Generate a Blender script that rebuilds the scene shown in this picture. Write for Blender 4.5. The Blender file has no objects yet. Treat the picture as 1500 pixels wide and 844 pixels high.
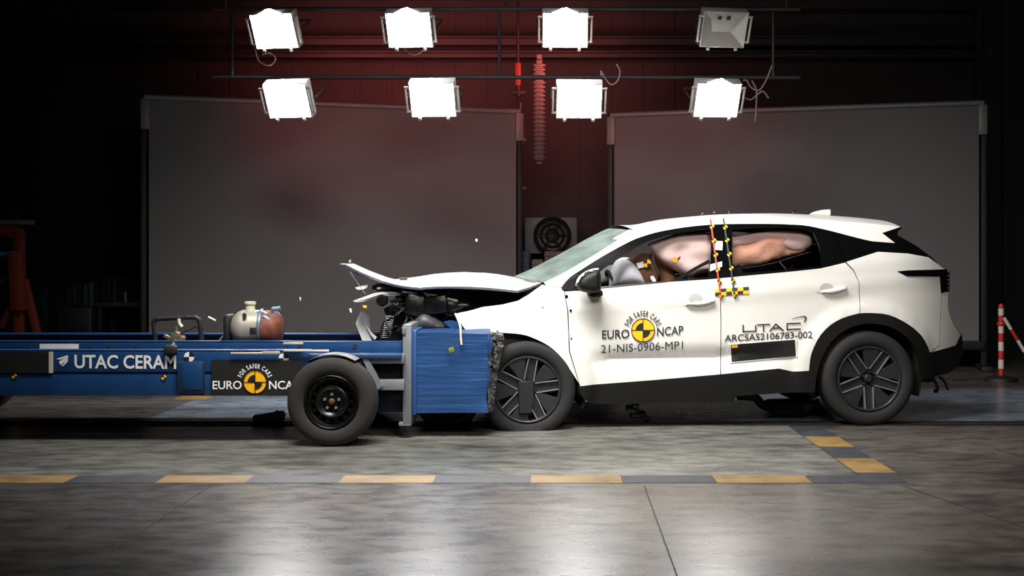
import bpy, bmesh, math, random
from mathutils import Vector, Matrix, noise
from mathutils.geometry import delaunay_2d_cdt
R = math.radians
random.seed(7)
scn = bpy.context.scene
COL = scn.collection

# ------------------------------------------------------------------ camera, world, lights
F, CX, CY, H = 1750.0, 800.0, 375.0, 1.29          # focal length in px (1500 wide), vanishing point, eye height
cd = bpy.data.cameras.new('camera'); cam = bpy.data.objects.new('camera', cd); COL.objects.link(cam)
cam.location = (0, 0, H); cam.rotation_euler = (R(90), 0, 0)
cd.sensor_width = 36; cd.lens = 36 * F / 1500
cd.shift_x = -(CX - 750) / 1500; cd.shift_y = -(422 - CY) / 1500
cd.clip_start = 0.05; cd.clip_end = 200
scn.camera = cam
wd = bpy.data.worlds.new('world'); scn.world = wd; wd.use_nodes = True
wd.node_tree.nodes['Background'].inputs[0].default_value = (0.6, 0.7, 0.85, 1)
wd.node_tree.nodes['Background'].inputs[1].default_value = 0.022
scn.view_settings.view_transform = 'Standard'; scn.view_settings.look = 'None'
scn.view_settings.exposure = 0.0; scn.view_settings.gamma = 1.0
scn.view_settings.use_curve_mapping = False
scn.cycles.use_denoising = True
scn.cycles.max_bounces = 8
scn.cycles.sample_clamp_indirect = 6.0

def area(name, loc, target, sx, sy, power, col=(1, 1, 1), spread=180):
    l = bpy.data.lights.new(name, 'AREA'); l.shape = 'RECTANGLE'; l.size = sx; l.size_y = sy
    l.energy = power; l.color = col; l.spread = R(spread)
    o = bpy.data.objects.new(name, l); COL.objects.link(o); o.location = loc
    o.rotation_euler = (Vector(target) - Vector(loc)).to_track_quat('-Z', 'Y').to_euler()
    return o
area('overhead_light_bank', (-0.9, 6.4, 4.9), (0.0, 8.9, 0.5), 3.2, 1.2, 250, (1.0, 0.97, 0.93), 100)
area('overhead_light_bank.001', (0.5, 9.6, 5.4), (0.6, 9.8, 0.0), 3.4, 1.2, 45, (0.93, 0.97, 1.0), 100)
area('overhead_light_bank.002', (1.2, 3.2, 3.6), (1.6, 8.9, 0.6), 2.2, 1.0, 45, (1.0, 0.95, 0.88), 90)

# ------------------------------------------------------------------ pixel helpers
def W(px, py, Y):
    return Vector(((px - CX) * Y / F, Y, H + (CY - py) * Y / F))
def PX(p):
    return (CX + p[0] * F / p[1], CY - (p[2] - H) * F / p[1])

CAR_Y0, CAR_Y1 = 8.8, 9.05
_x0 = (773 - CX) * CAR_Y0 / F; _x1 = (1274 - CX) * CAR_Y1 / F
TH = math.atan2(CAR_Y1 - CAR_Y0, _x1 - _x0)
CO = Vector((_x0, CAR_Y0, 0)); CU = Vector((math.cos(TH), math.sin(TH), 0)); CN = Vector((-math.sin(TH), math.cos(TH), 0))
S_REAR = (Vector((_x1, CAR_Y1, 0)) - CO).dot(CU)
CW = 1.83                                            # car width
ZF, ZR = 0.305, 0.359                                # wheel centre heights

def sstep(a, b, x):
    t = max(0.0, min(1.0, (x - a) / (b - a))); return t * t * (3 - 2 * t)
def inset(s, z):
    v = 0.03
    zb = 1.0 + 0.084 * s
    t = max(0.0, z - zb)
    v += 0.26 * t + 0.50 * t * t
    u = max(0.0, 0.72 - z); v += 0.10 * u * u
    m = sstep(0.42, 0.62, s) * (1 - sstep(1.75, 2.05, s))
    c = z - (0.515 + 0.02 * (s - .5))
    v += m * (0.045 * math.exp(-(c / 0.05) ** 2) if c > 0 else 0.045 * math.exp(-(c / 0.075) ** 2))
    v -= 0.012 * math.exp(-((z - (zb - .13)) / .05) ** 2)
    for sw, zw, ra, rb in ((0.0, 0.33, .52, .46), (S_REAR, 0.36, .60, .54)):
        r = math.hypot(s - sw, z - zw)
        v -= 0.028 * (1 - sstep(rb, ra, r))
    if s > 2.75: v += 0.30 * ((s - 2.75) / 0.70) ** 2.1
    if s < -0.25: v += 0.25 * (s + 0.25) ** 2
    return v
def cpt(px, py, lf=None, off=0.0):
    """pixel -> car-local (s, l, z) on the surface l = lf (number or function)"""
    d = Vector(((px - CX) / F, 1, (CY - py) / F)); C = Vector((0, 0, H))
    l = 0.0
    for _ in range(14):
        t = (l + (CO - C).dot(CN)) / d.dot(CN)
        p = C + d * t - CO
        s, z = p.dot(CU), p.z
        nl = (inset(s, z) if lf is None else (lf(s, z) if callable(lf) else lf)) + off
        l = l * .3 + nl * .7 if lf is None else nl
    return Vector((s, l, z))
def car2world(p):
    return CO + CU * p[0] + CN * p[1] + Vector((0, 0, p[2]))

# ------------------------------------------------------------------ materials
def lin(c):
    return tuple(((v / 255) / 12.92 if v / 255 <= .04045 else ((v / 255 + .055) / 1.055) ** 2.4) for v in c) + (1,)
MATS = {}
def mat(name, rgb, rough=.5, metal=0.0, var=.12, scale=6.0, bump=0.0, bscale=40.0, coat=0.0, spec=.5, stretch=(1, 1, 1), emis=None, estr=0):
    if name in MATS: return MATS[name]
    m = bpy.data.materials.new(name); m.use_nodes = True; nt = m.node_tree; N = nt.nodes; b = N['Principled BSDF']
    tc = N.new('ShaderNodeTexCoord'); mp = N.new('ShaderNodeMapping'); mp.inputs['Scale'].default_value = stretch
    nt.links.new(tc.outputs['Object'], mp.inputs['Vector'])
    nz = N.new('ShaderNodeTexNoise'); nz.inputs['Scale'].default_value = scale; nz.inputs['Detail'].default_value = 4
    nt.links.new(mp.outputs[0], nz.inputs['Vector'])
    cr = N.new('ShaderNodeValToRGB'); c = lin(rgb)
    cr.color_ramp.elements[0].position = .3; cr.color_ramp.elements[1].position = .7
    cr.color_ramp.elements[0].color = tuple(v * (1 - var) for v in c[:3]) + (1,)
    cr.color_ramp.elements[1].color = tuple(min(1, v * (1 + var)) for v in c[:3]) + (1,)
    nt.links.new(nz.outputs[0], cr.inputs[0]); nt.links.new(cr.outputs[0], b.inputs['Base Color'])
    b.inputs['Roughness'].default_value = rough; b.inputs['Metallic'].default_value = metal
    b.inputs['Specular IOR Level'].default_value = spec
    b.inputs['Coat Weight'].default_value = coat; b.inputs['Coat Roughness'].default_value = .06
    if bump:
        n2 = N.new('ShaderNodeTexNoise'); n2.inputs['Scale'].default_value = bscale; n2.inputs['Detail'].default_value = 3
        nt.links.new(mp.outputs[0], n2.inputs['Vector'])
        bp = N.new('ShaderNodeBump'); bp.inputs['Strength'].default_value = bump; bp.inputs['Distance'].default_value = .02
        nt.links.new(n2.outputs[0], bp.inputs['Height']); nt.links.new(bp.outputs[0], b.inputs['Normal'])
    if emis:
        b.inputs['Emission Color'].default_value = emis + (1,); b.inputs['Emission Strength'].default_value = estr
    MATS[name] = m; return m
def glass_mat(name, tint, refl=.06, rough=.02):
    if name in MATS: return MATS[name]
    m = bpy.data.materials.new(name); m.use_nodes = True; nt = m.node_tree; N = nt.nodes
    N.remove(N['Principled BSDF']); out = N['Material Output']
    tr = N.new('ShaderNodeBsdfTransparent'); tr.inputs[0].default_value = tint + (1,)
    gl = N.new('ShaderNodeBsdfGlossy'); gl.inputs['Roughness'].default_value = rough; gl.inputs[0].default_value = (.9, .95, .95, 1)
    fr = N.new('ShaderNodeFresnel'); fr.inputs[0].default_value = 1.45
    mx = N.new('ShaderNodeMixShader')
    nt.links.new(fr.outputs[0], mx.inputs[0]); nt.links.new(tr.outputs[0], mx.inputs[1]); nt.links.new(gl.outputs[0], mx.inputs[2])
    nt.links.new(mx.outputs[0], out.inputs['Surface'])
    MATS[name] = m; return m

M_white = mat('white car paint', (218, 216, 211), .3, 0, .02, 2, coat=.5)
M_blackp = mat('black plastic cladding', (13, 13, 13), .6, 0, .2, 30, .15, 200, spec=.25)
M_gloss = mat('gloss black trim', (8, 8, 9), .15, 0, .1, 10)
M_dark = mat('dark interior', (14, 14, 15), .8, 0, .2, 8)
M_mess = mat('black crushed metal', (11, 11, 12), .3, .3, .5, 25, .14, 30)
M_messg = mat('grey crushed metal', (70, 70, 72), .4, .6, .4, 25, .4, 60)
M_liner = mat('grey plastic liner', (50, 50, 54), .5, 0, .15, 9, .1, 20)
M_tyre = mat('tyre rubber', (22, 21, 21), .8, 0, .15, 20, .1, 90)
M_rim = mat('dark grey alloy', (48, 48, 52), .35, .4, .1, 12)
M_chrome = mat('machined alloy', (215, 215, 220), .18, 1, .05, 12)
M_plate = mat('lettering dark', (28, 30, 38), .6, 0, .05, 10)
M_yellow = mat('target yellow', (244, 178, 16), .5, 0, .06, 20)
M_black = mat('matt black vinyl', (16, 15, 16), .6, 0, .15, 12)
M_sticker = mat('white sticker', (232, 232, 230), .5, 0, .04, 12)
M_blue = mat('blue trolley paint', (14, 56, 100), .42, 0, .14, 5, .05, 30)
M_bluew = mat('blue honeycomb cladding', (22, 60, 106), .45, .05, .3, 4, .22, 7, stretch=(.7, 1, 9))
M_grey = mat('grey painted steel', (112, 116, 122), .5, .2, .1, 8)
M_wtxt = mat('white lettering', (232, 232, 235), .5, 0, .03, 10)
M_silver = mat('brushed steel', (190, 188, 182), .3, .8, .1, 14, .1, 40)
M_honey = mat('crumpled aluminium foil', (150, 150, 150), .3, .9, .4, 60, 1.0, 140)
M_pink = mat('airbag pink', (232, 200, 196), .85, 0, .1, 9, .35, 14)
M_orange_bag = mat('airbag salmon', (238, 176, 152), .85, 0, .12, 9, .35, 14)
M_bag = mat('airbag white', (206, 206, 214), .85, 0, .06, 9, .2, 14)
M_shirt = mat('brown cotton clothing', (92, 60, 44), .9, 0, .2, 14, .3, 60)
M_skin = mat('dummy vinyl', (176, 128, 92), .6, 0, .06, 10)
M_seat = mat('dark seat fabric', (26, 26, 28), .9, 0, .2, 60)
M_red = mat('red tape', (214, 60, 44), .55, 0, .08, 30)
M_green = mat('dark green tape', (24, 62, 54), .55, 0, .08, 30)
M_tail = mat('tail lamp lens', (110, 60, 84), .08, .3, .5, 90)
G_side = glass_mat('side window glass', (.9, .9, .9))
G_wind = glass_mat('green windscreen glass', (.70, .74, .71))
_n = G_wind.node_tree; _o = _n.nodes['Material Output']; _sh = _o.inputs['Surface'].links[0].from_socket
_d = _n.nodes.new('ShaderNodeBsdfDiffuse'); _d.inputs[0].default_value = (.36, .47, .42, 1)
_nz = _n.nodes.new('ShaderNodeTexNoise'); _nz.inputs['Scale'].default_value = 5; _cr = _n.nodes.new('ShaderNodeMapRange'); _cr.inputs[3].default_value = .1; _cr.inputs[4].default_value = .45
_n.links.new(_nz.outputs[0], _cr.inputs[0]); _mx = _n.nodes.new('ShaderNodeMixShader'); _n.links.new(_cr.outputs[0], _mx.inputs[0]); _n.links.new(_sh, _mx.inputs[1]); _n.links.new(_d.outputs[0], _mx.inputs[2]); _n.links.new(_mx.outputs[0], _o.inputs['Surface'])
G_far = glass_mat('tinted far glass', (.25, .25, .25))

# ------------------------------------------------------------------ object helpers
PM = {}
def link(name, me, parent=None):
    o = bpy.data.objects.new(name, me); COL.objects.link(o)
    if parent is not None: o.parent = parent
    return o
def tag(o, label, cat, group=None, kind=None):
    if label: o['label'] = label
    if cat: o['category'] = cat
    if group: o['group'] = group
    if kind: o['kind'] = kind
    return o
def empty(name, loc, label, cat, group=None, rz=0):
    o = bpy.data.objects.new(name, None); COL.objects.link(o); o.location = loc; o.rotation_euler = (0, 0, rz)
    o.empty_display_size = .1
    PM[o.name] = Matrix.Translation(loc) @ Matrix.Rotation(rz, 4, 'Z')
    return tag(o, label, cat, group)
def finish(name, bm, m, parent=None, world=True, smooth=40, rebase=True, at=None):
    """bmesh -> object. world: verts are world coords and are brought into the parent's frame.
    at: part origin (in parent's frame) ; top-level meshes get their origin at their base."""
    bmesh.ops.recalc_face_normals(bm, faces=bm.faces) if getattr(bm, '_rc', True) is True and name not in NO_RECALC else None
    loc = None
    if parent is not None and world and parent.name in PM:
        bmesh.ops.transform(bm, matrix=PM[parent.name].inverted(), verts=bm.verts)
    if parent is None and rebase and bm.verts:
        xs = [v.co.x for v in bm.verts]; ys = [v.co.y for v in bm.verts]; zs = [v.co.z for v in bm.verts]
        loc = Vector(((min(xs) + max(xs)) / 2, (min(ys) + max(ys)) / 2, min(zs)))
        bmesh.ops.translate(bm, vec=-loc, verts=bm.verts)
    me = bpy.data.meshes.new(name); bm.to_mesh(me); bm.free()
    for mm in (m if isinstance(m, (list, tuple)) else [m]): me.materials.append(mm)
    if smooth:
        for p in me.polygons: p.use_smooth = True
        me.set_sharp_from_angle(angle=R(smooth))
    o = link(name, me, parent)
    if loc is not None: o.location = loc
    return o
NO_RECALC = set()
def B(): return bmesh.new()
def box(bm, c, size, rot=None, bev=0.0, mi=0):
    g = bmesh.ops.create_cube(bm, size=1.0)['verts']
    bmesh.ops.scale(bm, vec=size, verts=g)
    if bev:
        es = list({e for v in g for e in v.link_edges})
        r = bmesh.ops.bevel(bm, geom=es, offset=bev, segments=2, affect='EDGES', profile=.5)
        g = list({v for f in r['faces'] for v in f.verts} | {v for v in g if v.is_valid})
        seen = set(g); st = list(g)
        while st:
            v = st.pop()
            for e in v.link_edges:
                w = e.other_vert(v)
                if w not in seen: seen.add(w); st.append(w)
        g = list(seen)
    if rot is not None:
        mm = rot if isinstance(rot, Matrix) else (Matrix.Rotation(rot[2], 3, 'Z') @ Matrix.Rotation(rot[1], 3, 'Y') @ Matrix.Rotation(rot[0], 3, 'X'))
        bmesh.ops.rotate(bm, cent=(0, 0, 0), matrix=mm, verts=g)
    bmesh.ops.translate(bm, vec=c, verts=g)
    if mi:
        for f in {f for v in g for f in v.link_faces}: f.material_index = mi
    return g
def frame_of(d):
    d = d.normalized(); a = Vector((0, 0, 1)) if abs(d.z) < .9 else Vector((1, 0, 0))
    u = d.cross(a).normalized(); return u, d.cross(u).normalized()
def cyl(bm, p0, p1, r0, r1=None, n=14, cap=True, mi=0):
    p0, p1 = Vector(p0), Vector(p1); r1 = r0 if r1 is None else r1
    u, v = frame_of(p1 - p0)
    A = [bm.verts.new(p0 + (u * math.cos(2 * math.pi * i / n) + v * math.sin(2 * math.pi * i / n)) * r0) for i in range(n)]
    Bv = [bm.verts.new(p1 + (u * math.cos(2 * math.pi * i / n) + v * math.sin(2 * math.pi * i / n)) * r1) for i in range(n)]
    fs = [bm.faces.new((A[i], A[(i + 1) % n], Bv[(i + 1) % n], Bv[i])) for i in range(n)]
    if cap: fs += [bm.faces.new(A[::-1]), bm.faces.new(Bv)]
    for f in fs: f.material_index = mi
def tube(bm, pts, r, n=8, mi=0):
    pts = [Vector(p) for p in pts]; rings = []
    u = None
    for i, p in enumerate(pts):
        d = (pts[min(i + 1, len(pts) - 1)] - pts[max(i - 1, 0)])
        if d.length < 1e-9: d = Vector((1, 0, 0))
        d.normalize()
        if u is None: u, v = frame_of(d)
        else:
            u = (u - d * u.dot(d)).normalized(); v = d.cross(u)
        rr = r[i] if isinstance(r, (list, tuple)) else r
        rings.append([bm.verts.new(p + (u * math.cos(2 * math.pi * k / n) + v * math.sin(2 * math.pi * k / n)) * rr) for k in range(n)])
    for a, b in zip(rings, rings[1:]):
        for k in range(n): bm.faces.new((a[k], a[(k + 1) % n], b[(k + 1) % n], b[k])).material_index = mi
    bm.faces.new(rings[0][::-1]).material_index = mi; bm.faces.new(rings[-1]).material_index = mi
def smoothpts(pts, n=6):
    pts = [Vector(p) for p in pts]; out = []
    for i in range(len(pts) - 1):
        p0 = pts[max(i - 1, 0)]; p1 = pts[i]; p2 = pts[i + 1]; p3 = pts[min(i + 2, len(pts) - 1)]
        for k in range(n):
            t = k / n
            out.append(.5 * ((2 * p1) + (p2 - p0) * t + (2 * p0 - 5 * p1 + 4 * p2 - p3) * t * t + (3 * p1 - p0 - 3 * p2 + p3) * t ** 3))
    out.append(pts[-1]); return out
def lathe(bm, prof, n=48, axis='Y', c=(0, 0, 0), mi=0, a0=0, a1=2 * math.pi):
    """prof: (r, h) pairs, h along axis"""
    rings = []; full = abs(a1 - a0 - 2 * math.pi) < 1e-6; cnt = n if full else n + 1
    for r, h in prof:
        ring = []
        for i in range(cnt):
            a = a0 + (a1 - a0) * i / n; x, y = r * math.cos(a), r * math.sin(a)
            p = (x, h, y) if axis == 'Y' else ((x, y, h) if axis == 'Z' else (h, x, y))
            ring.append(bm.verts.new(Vector(p) + Vector(c)))
        rings.append(ring)
    for a, b in zip(rings, rings[1:]):
        for i in range(n):
            j = (i + 1) % cnt
            try: bm.faces.new((a[i], a[j], b[j], b[i])).material_index = mi
            except ValueError: pass
    return rings
def prism(bm, front, vec, mi=0):
    vec = Vector(vec); a = [bm.verts.new(p) for p in front]; b = [bm.verts.new(Vector(p) + vec) for p in front]; n = len(a)
    bm.faces.new(a).material_index = mi; bm.faces.new(b[::-1]).material_index = mi
    for i in range(n): bm.faces.new((a[i], b[i], b[(i + 1) % n], a[(i + 1) % n])).material_index = mi
def loft(bm, rows, mi=0):
    V = [[bm.verts.new(p) for p in r] for r in rows]
    for a, b in zip(V, V[1:]):
        for i in range(len(a) - 1): bm.faces.new((a[i], a[i + 1], b[i + 1], b[i])).material_index = mi
    return V
def dens(poly, step, closed=True):
    out = []; n = len(poly)
    for i in range(n if closed else n - 1):
        a, b = poly[i], poly[(i + 1) % n]; L = math.hypot(b[0] - a[0], b[1] - a[1]); k = max(1, int(L / step))
        for j in range(k): out.append((a[0] + (b[0] - a[0]) * j / k, a[1] + (b[1] - a[1]) * j / k))
    if not closed: out.append(tuple(poly[-1]))
    return out
def curve2(pts, n=5):
    return [(p.x, p.y) for p in smoothpts([Vector((a, b, 0)) for a, b in pts], n)]
def inpoly(x, y, P):
    c = False; n = len(P); j = n - 1
    for i in range(n):
        if (P[i][1] > y) != (P[j][1] > y) and x < (P[j][0] - P[i][0]) * (y - P[i][1]) / (P[j][1] - P[i][1]) + P[i][0]: c = not c
        j = i
    return c
def dseg(p, a, b):
    ax, ay = b[0] - a[0], b[1] - a[1]; L = ax * ax + ay * ay
    t = 0 if L == 0 else max(0, min(1, ((p[0] - a[0]) * ax + (p[1] - a[1]) * ay) / L))
    return math.hypot(p[0] - a[0] - ax * t, p[1] - a[1] - ay * t)
def dpoly(p, loops):
    return min(dseg(p, L[i], L[(i + 1) % len(L)]) for L in loops for i in range(len(L)))
def cdt(loops, step):
    """2-D loops (outer first, then holes) -> verts, triangles"""
    vs = []; es = []
    for L in loops:
        b = len(vs); vs += [Vector(p) for p in L]; es += [(b + i, b + (i + 1) % len(L)) for i in range(len(L))]
    xs = [v.x for v in vs]; ys = [v.y for v in vs]
    y = min(ys) + step / 2; row = 0
    while y < max(ys):
        x = min(xs) + (step / 2 if row % 2 else step)
        while x < max(xs):
            if inpoly(x, y, loops[0]) and not any(inpoly(x, y, h) for h in loops[1:]) and dpoly((x, y), loops) > step * .45:
                vs.append(Vector((x, y)))
            x += step
        y += step * .87; row += 1
    r = delaunay_2d_cdt(vs, es, [], 0, 1e-7)
    V = r[0]; T = []
    for f in r[2]:
        cx = sum(V[i].x for i in f) / len(f); cy = sum(V[i].y for i in f) / len(f)
        if inpoly(cx, cy, loops[0]) and not any(inpoly(cx, cy, h) for h in loops[1:]): T.append(f)
    return V, T
def mirror_bm(bm):
    b2 = bm.copy()
    for v in b2.verts: v.co.y = CW - v.co.y
    bmesh.ops.reverse_faces(b2, faces=b2.faces)
    return b2
def side_panel(name, poly, m, parent, off=0.0, holes=(), thick=.014, step=.05, mirror=True, lf=None, label=None, px=5):
    loops = []
    for P in (poly,) + tuple(holes):
        loops.append([(q.x, q.z) for q in (cpt(x, y, lf) for x, y in dens(P, px))])
    V, T = cdt(loops, step)
    bm = B(); fn = inset if lf is None else (lf if callable(lf) else (lambda s, z: lf))
    vv = [bm.verts.new((v.x, fn(v.x, v.y) + off, v.y)) for v in V]
    for t in T:
        try: bm.faces.new([vv[i] for i in t])
        except ValueError: pass
    for v in [v for v in bm.verts if not v.link_faces]: bm.verts.remove(v)
    bm.normal_update()
    if sum(f.normal.y for f in bm.faces) > 0: bmesh.ops.reverse_faces(bm, faces=bm.faces)
    if thick:
        be = [e for e in bm.edges if e.is_boundary]
        r = bmesh.ops.extrude_edge_only(bm, edges=be)
        bmesh.ops.translate(bm, vec=(0, thick, 0), verts=[g for g in r['geom'] if isinstance(g, bmesh.types.BMVert)])
    NO_RECALC.add(name)
    b2 = mirror_bm(bm) if mirror else None
    o = finish(name, bm, m, parent, world=False, smooth=32)
    if label: o['label'] = label
    o2 = None
    if b2: o2 = finish(name, b2, m, parent, world=False, smooth=32)
    return o, o2
def pillow(name, poly, l0, bulge, m, parent, both=True, step=.03, wr=0.0, power=.5, width=None, world=False, px=4, mapper=None, seed=0):
    """a stuffed shape: outline from pixels at depth l0, swelling towards the viewer (and away)"""
    loop = [(q.x, q.z) for q in ((mapper or (lambda x, y: cpt(x, y, l0)))(x, y) for x, y in dens(poly, px))]
    V, T = cdt([loop], step)
    ds = [dpoly((v.x, v.y), [loop]) for v in V]; dm = width or max(ds)
    bm = B(); fr = []; bk = []
    for v, d in zip(V, ds):
        k = min(1, d / dm) ; k = (1 - (1 - k) ** 2) ** power
        w = wr * noise.noise(Vector((v.x * 7 + seed, v.y * 9, seed * 3.1))) * min(1, d / .04) if wr else 0
        fr.append(bm.verts.new((v.x, l0 - bulge * k + w, v.y)))
        bk.append(fr[-1] if d < 1e-6 else bm.verts.new((v.x, l0 + (bulge * k if both else .004), v.y)))
    for t in T:
        bm.faces.new([fr[i] for i in t])
        if any(fr[i] is not bk[i] for i in t):
            try: bm.faces.new([bk[i] for i in t][::-1])
            except ValueError: pass
    return finish(name, bm, m, parent, world=world, smooth=60)

# ------------------------------------------------------------------ lettering
_tm = {}
def text2d(s, off=0.0):
    k = (s, off)
    if k in _tm: return _tm[k]
    cu = bpy.data.curves.new('t', 'FONT'); cu.body = s; cu.size = 1; cu.offset = off; cu.resolution_u = 3
    o = bpy.data.objects.new('t', cu); COL.objects.link(o)
    dg = bpy.context.evaluated_depsgraph_get(); dg.update()
    me = bpy.data.meshes.new_from_object(o.evaluated_get(dg))
    v = [(p.co.x, p.co.y) for p in me.vertices]; f = [tuple(p.vertices) for p in me.polygons]
    bpy.data.meshes.remove(me); bpy.data.objects.remove(o); bpy.data.curves.remove(cu)
    _tm[k] = (v, f); return v, f
def put_text(bm, s, x0, y0, x1, y1, h, mp, off=0.0, mi=0, cap=.70):
    """text stretched between baseline pixel (x0,y0) and (x1,y1), cap height h px"""
    v, f = text2d(s, off); a = min(p[0] for p in v); b = max(p[0] for p in v)
    out = []
    for x, y in v:
        u = (x - a) / (b - a); out.append(bm.verts.new(mp(x0 + u * (x1 - x0), y0 + u * (y1 - y0) - y / cap * h)))
    for t in f:
        try: bm.faces.new([out[i] for i in t]).material_index = mi
        except ValueError: pass
def put_arc(bm, s, cx, cy, r, a0, a1, h, mp, off=0.0, mi=0):
    """characters on a circle; angles in degrees from straight up, clockwise"""
    adv = []
    for ch in s:
        if ch == ' ': adv.append(.34); continue
        v, _ = text2d(ch, off); adv.append(max(p[0] for p in v) - min(p[0] for p in v) + .12)
    tot = sum(adv); acc = 0
    for ch, w in zip(s, adv):
        mid = R(a0 + (a1 - a0) * (acc + w / 2) / tot); acc += w
        if ch == ' ': continue
        v, f = text2d(ch, off); xm = (min(p[0] for p in v) + max(p[0] for p in v)) / 2
        ux, uy = math.sin(mid), -math.cos(mid); tx, ty = math.cos(mid), math.sin(mid); out = []
        kx = R(abs(a1 - a0)) * r / tot
        for x, y in v:
            rr = r + y / .70 * h; dx = (x - xm) * kx
            out.append(bm.verts.new(mp(cx + ux * rr + tx * dx, cy + uy * rr + ty * dx)))
        for t in f:
            try: bm.faces.new([out[i] for i in t]).material_index = mi
            except ValueError: pass
def put_disc(bm, cx, cy, rx, ry, mp, mi=0, n=28, a0=0, a1=360, r0=0.0):
    pts = []
    full = a1 - a0 >= 360
    k = n if full else n + 1
    outer = [bm.verts.new(mp(cx + rx * math.sin(R(a0 + (a1 - a0) * i / n)), cy - ry * math.cos(R(a0 + (a1 - a0) * i / n)))) for i in range(k)]
    if r0:
        inner = [bm.verts.new(mp(cx + r0 * rx * math.sin(R(a0 + (a1 - a0) * i / n)), cy - r0 * ry * math.cos(R(a0 + (a1 - a0) * i / n)))) for i in range(k)]
        for i in range(n if full else k - 1):
            j = (i + 1) % k; bm.faces.new((outer[i], outer[j], inner[j], inner[i])).material_index = mi
    else:
        c = bm.verts.new(mp(cx, cy))
        for i in range(n if full else k - 1): bm.faces.new((outer[i], outer[(i + 1) % k], c)).material_index = mi
def put_poly(bm, pts, mp, mi=0):
    bm.faces.new([bm.verts.new(mp(x, y)) for x, y in pts]).material_index = mi
NO_RECALC |= {'emblem', 'lettering', 'roundel', 'target_marker', 'sticker'}

# ================================================================== SETTING
def paint_floor():
    m = bpy.data.materials.new('worn concrete floor'); m.use_nodes = True; nt = m.node_tree; N = nt.nodes; L = nt.links; b = N['Principled BSDF']
    tc = N.new('ShaderNodeTexCoord'); sp = N.new('ShaderNodeSeparateXYZ'); L.new(tc.outputs['Object'], sp.inputs[0])
    def noise_(sc, det, st=(1, 1, 1)):
        mp = N.new('ShaderNodeMapping'); mp.inputs['Scale'].default_value = st; L.new(tc.outputs['Object'], mp.inputs[0])
        n = N.new('ShaderNodeTexNoise'); n.inputs['Scale'].default_value = sc; n.inputs['Detail'].default_value = det; L.new(mp.outputs[0], n.inputs['Vector']); return n
    def ramp(src, p0, c0, p1, c1):
        r = N.new('ShaderNodeValToRGB'); r.color_ramp.elements[0].position = p0; r.color_ramp.elements[1].position = p1
        r.color_ramp.elements[0].color = c0; r.color_ramp.elements[1].color = c1; L.new(src, r.inputs[0]); return r
    def mix(f, a, c, bt='MIX'):
        x = N.new('ShaderNodeMix'); x.data_type = 'RGBA'; x.blend_type = bt
        if isinstance(f, float): x.inputs[0].default_value = f
        else: L.new(f, x.inputs[0])
        for i, s in ((6, a), (7, c)):
            if isinstance(s, tuple): x.inputs[i].default_value = s
            else: L.new(s, x.inputs[i])
        return x.outputs[2]
    def cmp_(src, op, v):
        q = N.new('ShaderNodeMath'); q.operation = op; L.new(src, q.inputs[0]); q.inputs[1].default_value = v; return q.outputs[0]
    def mul(a, c):
        q = N.new('ShaderNodeMath'); q.operation = 'MULTIPLY'; L.new(a, q.inputs[0]); L.new(c, q.inputs[1]); return q.outputs[0]
    big = noise_(.9, 5, (.6, 1.2, 1)); fine = noise_(10, 6, (.5, 1, 1)); smear = noise_(2.6, 5, (.6, 1.5, 1))
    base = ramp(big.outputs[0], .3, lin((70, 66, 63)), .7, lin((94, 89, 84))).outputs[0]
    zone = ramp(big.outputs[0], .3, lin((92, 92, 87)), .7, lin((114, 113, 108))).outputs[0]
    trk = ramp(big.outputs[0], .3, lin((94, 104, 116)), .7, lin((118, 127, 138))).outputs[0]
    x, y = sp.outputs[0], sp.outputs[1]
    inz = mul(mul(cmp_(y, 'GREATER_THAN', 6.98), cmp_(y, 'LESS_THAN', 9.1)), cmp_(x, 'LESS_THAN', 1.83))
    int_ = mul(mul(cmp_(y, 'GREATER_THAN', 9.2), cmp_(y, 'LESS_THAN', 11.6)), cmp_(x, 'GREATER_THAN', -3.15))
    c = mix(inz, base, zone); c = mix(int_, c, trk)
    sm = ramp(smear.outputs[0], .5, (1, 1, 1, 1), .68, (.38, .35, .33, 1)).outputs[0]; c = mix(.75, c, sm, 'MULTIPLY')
    fi = ramp(fine.outputs[0], .34, (.6, .6, .6, 1), .6, (1.15, 1.15, 1.15, 1)).outputs[0]; c = mix(.8, c, fi, 'MULTIPLY')
    vo = N.new('ShaderNodeTexVoronoi'); vo.inputs['Scale'].default_value = 2.1; L.new(tc.outputs['Object'], vo.inputs['Vector'])
    sp_ = ramp(vo.outputs['Distance'], .015, (.35, .33, .3, 1), .05, (1, 1, 1, 1)).outputs[0]; c = mix(.7, c, sp_, 'MULTIPLY')
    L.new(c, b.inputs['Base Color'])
    ro = N.new('ShaderNodeMapRange'); ro.inputs[3].default_value = .18; ro.inputs[4].default_value = .38; L.new(fine.outputs[0], ro.inputs[0]); L.new(ro.outputs[0], b.inputs['Roughness'])
    bp = N.new('ShaderNodeBump'); bp.inputs['Strength'].default_value = .12; bp.inputs['Distance'].default_value = .02; L.new(smear.outputs[0], bp.inputs['Height']); L.new(bp.outputs[0], b.inputs['Normal'])
    return m
def struct(name, bm, m, smooth=0):
    o = finish(name, bm, m, None, smooth=smooth, rebase=False); o['kind'] = 'structure'; return o
M_wall = mat('dark painted cladding wall', (44, 42, 43), .85, 0, .12, 2)
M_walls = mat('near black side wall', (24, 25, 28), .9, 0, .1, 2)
M_steel = mat('dark structural steel', (30, 29, 31), .6, .2, .15, 5)
M_joint = mat('dark groove', (16, 15, 15), .7, 0, .2, 8)
XL, XR, YB, YF, ZC = -8.6, 8.2, 16.0, -4.0, 7.2
bm = B(); box(bm, ((XL + XR) / 2, (YB + YF) / 2, -.1), (XR - XL, YB - YF, .2)); struct('floor', bm, paint_floor())
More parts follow.
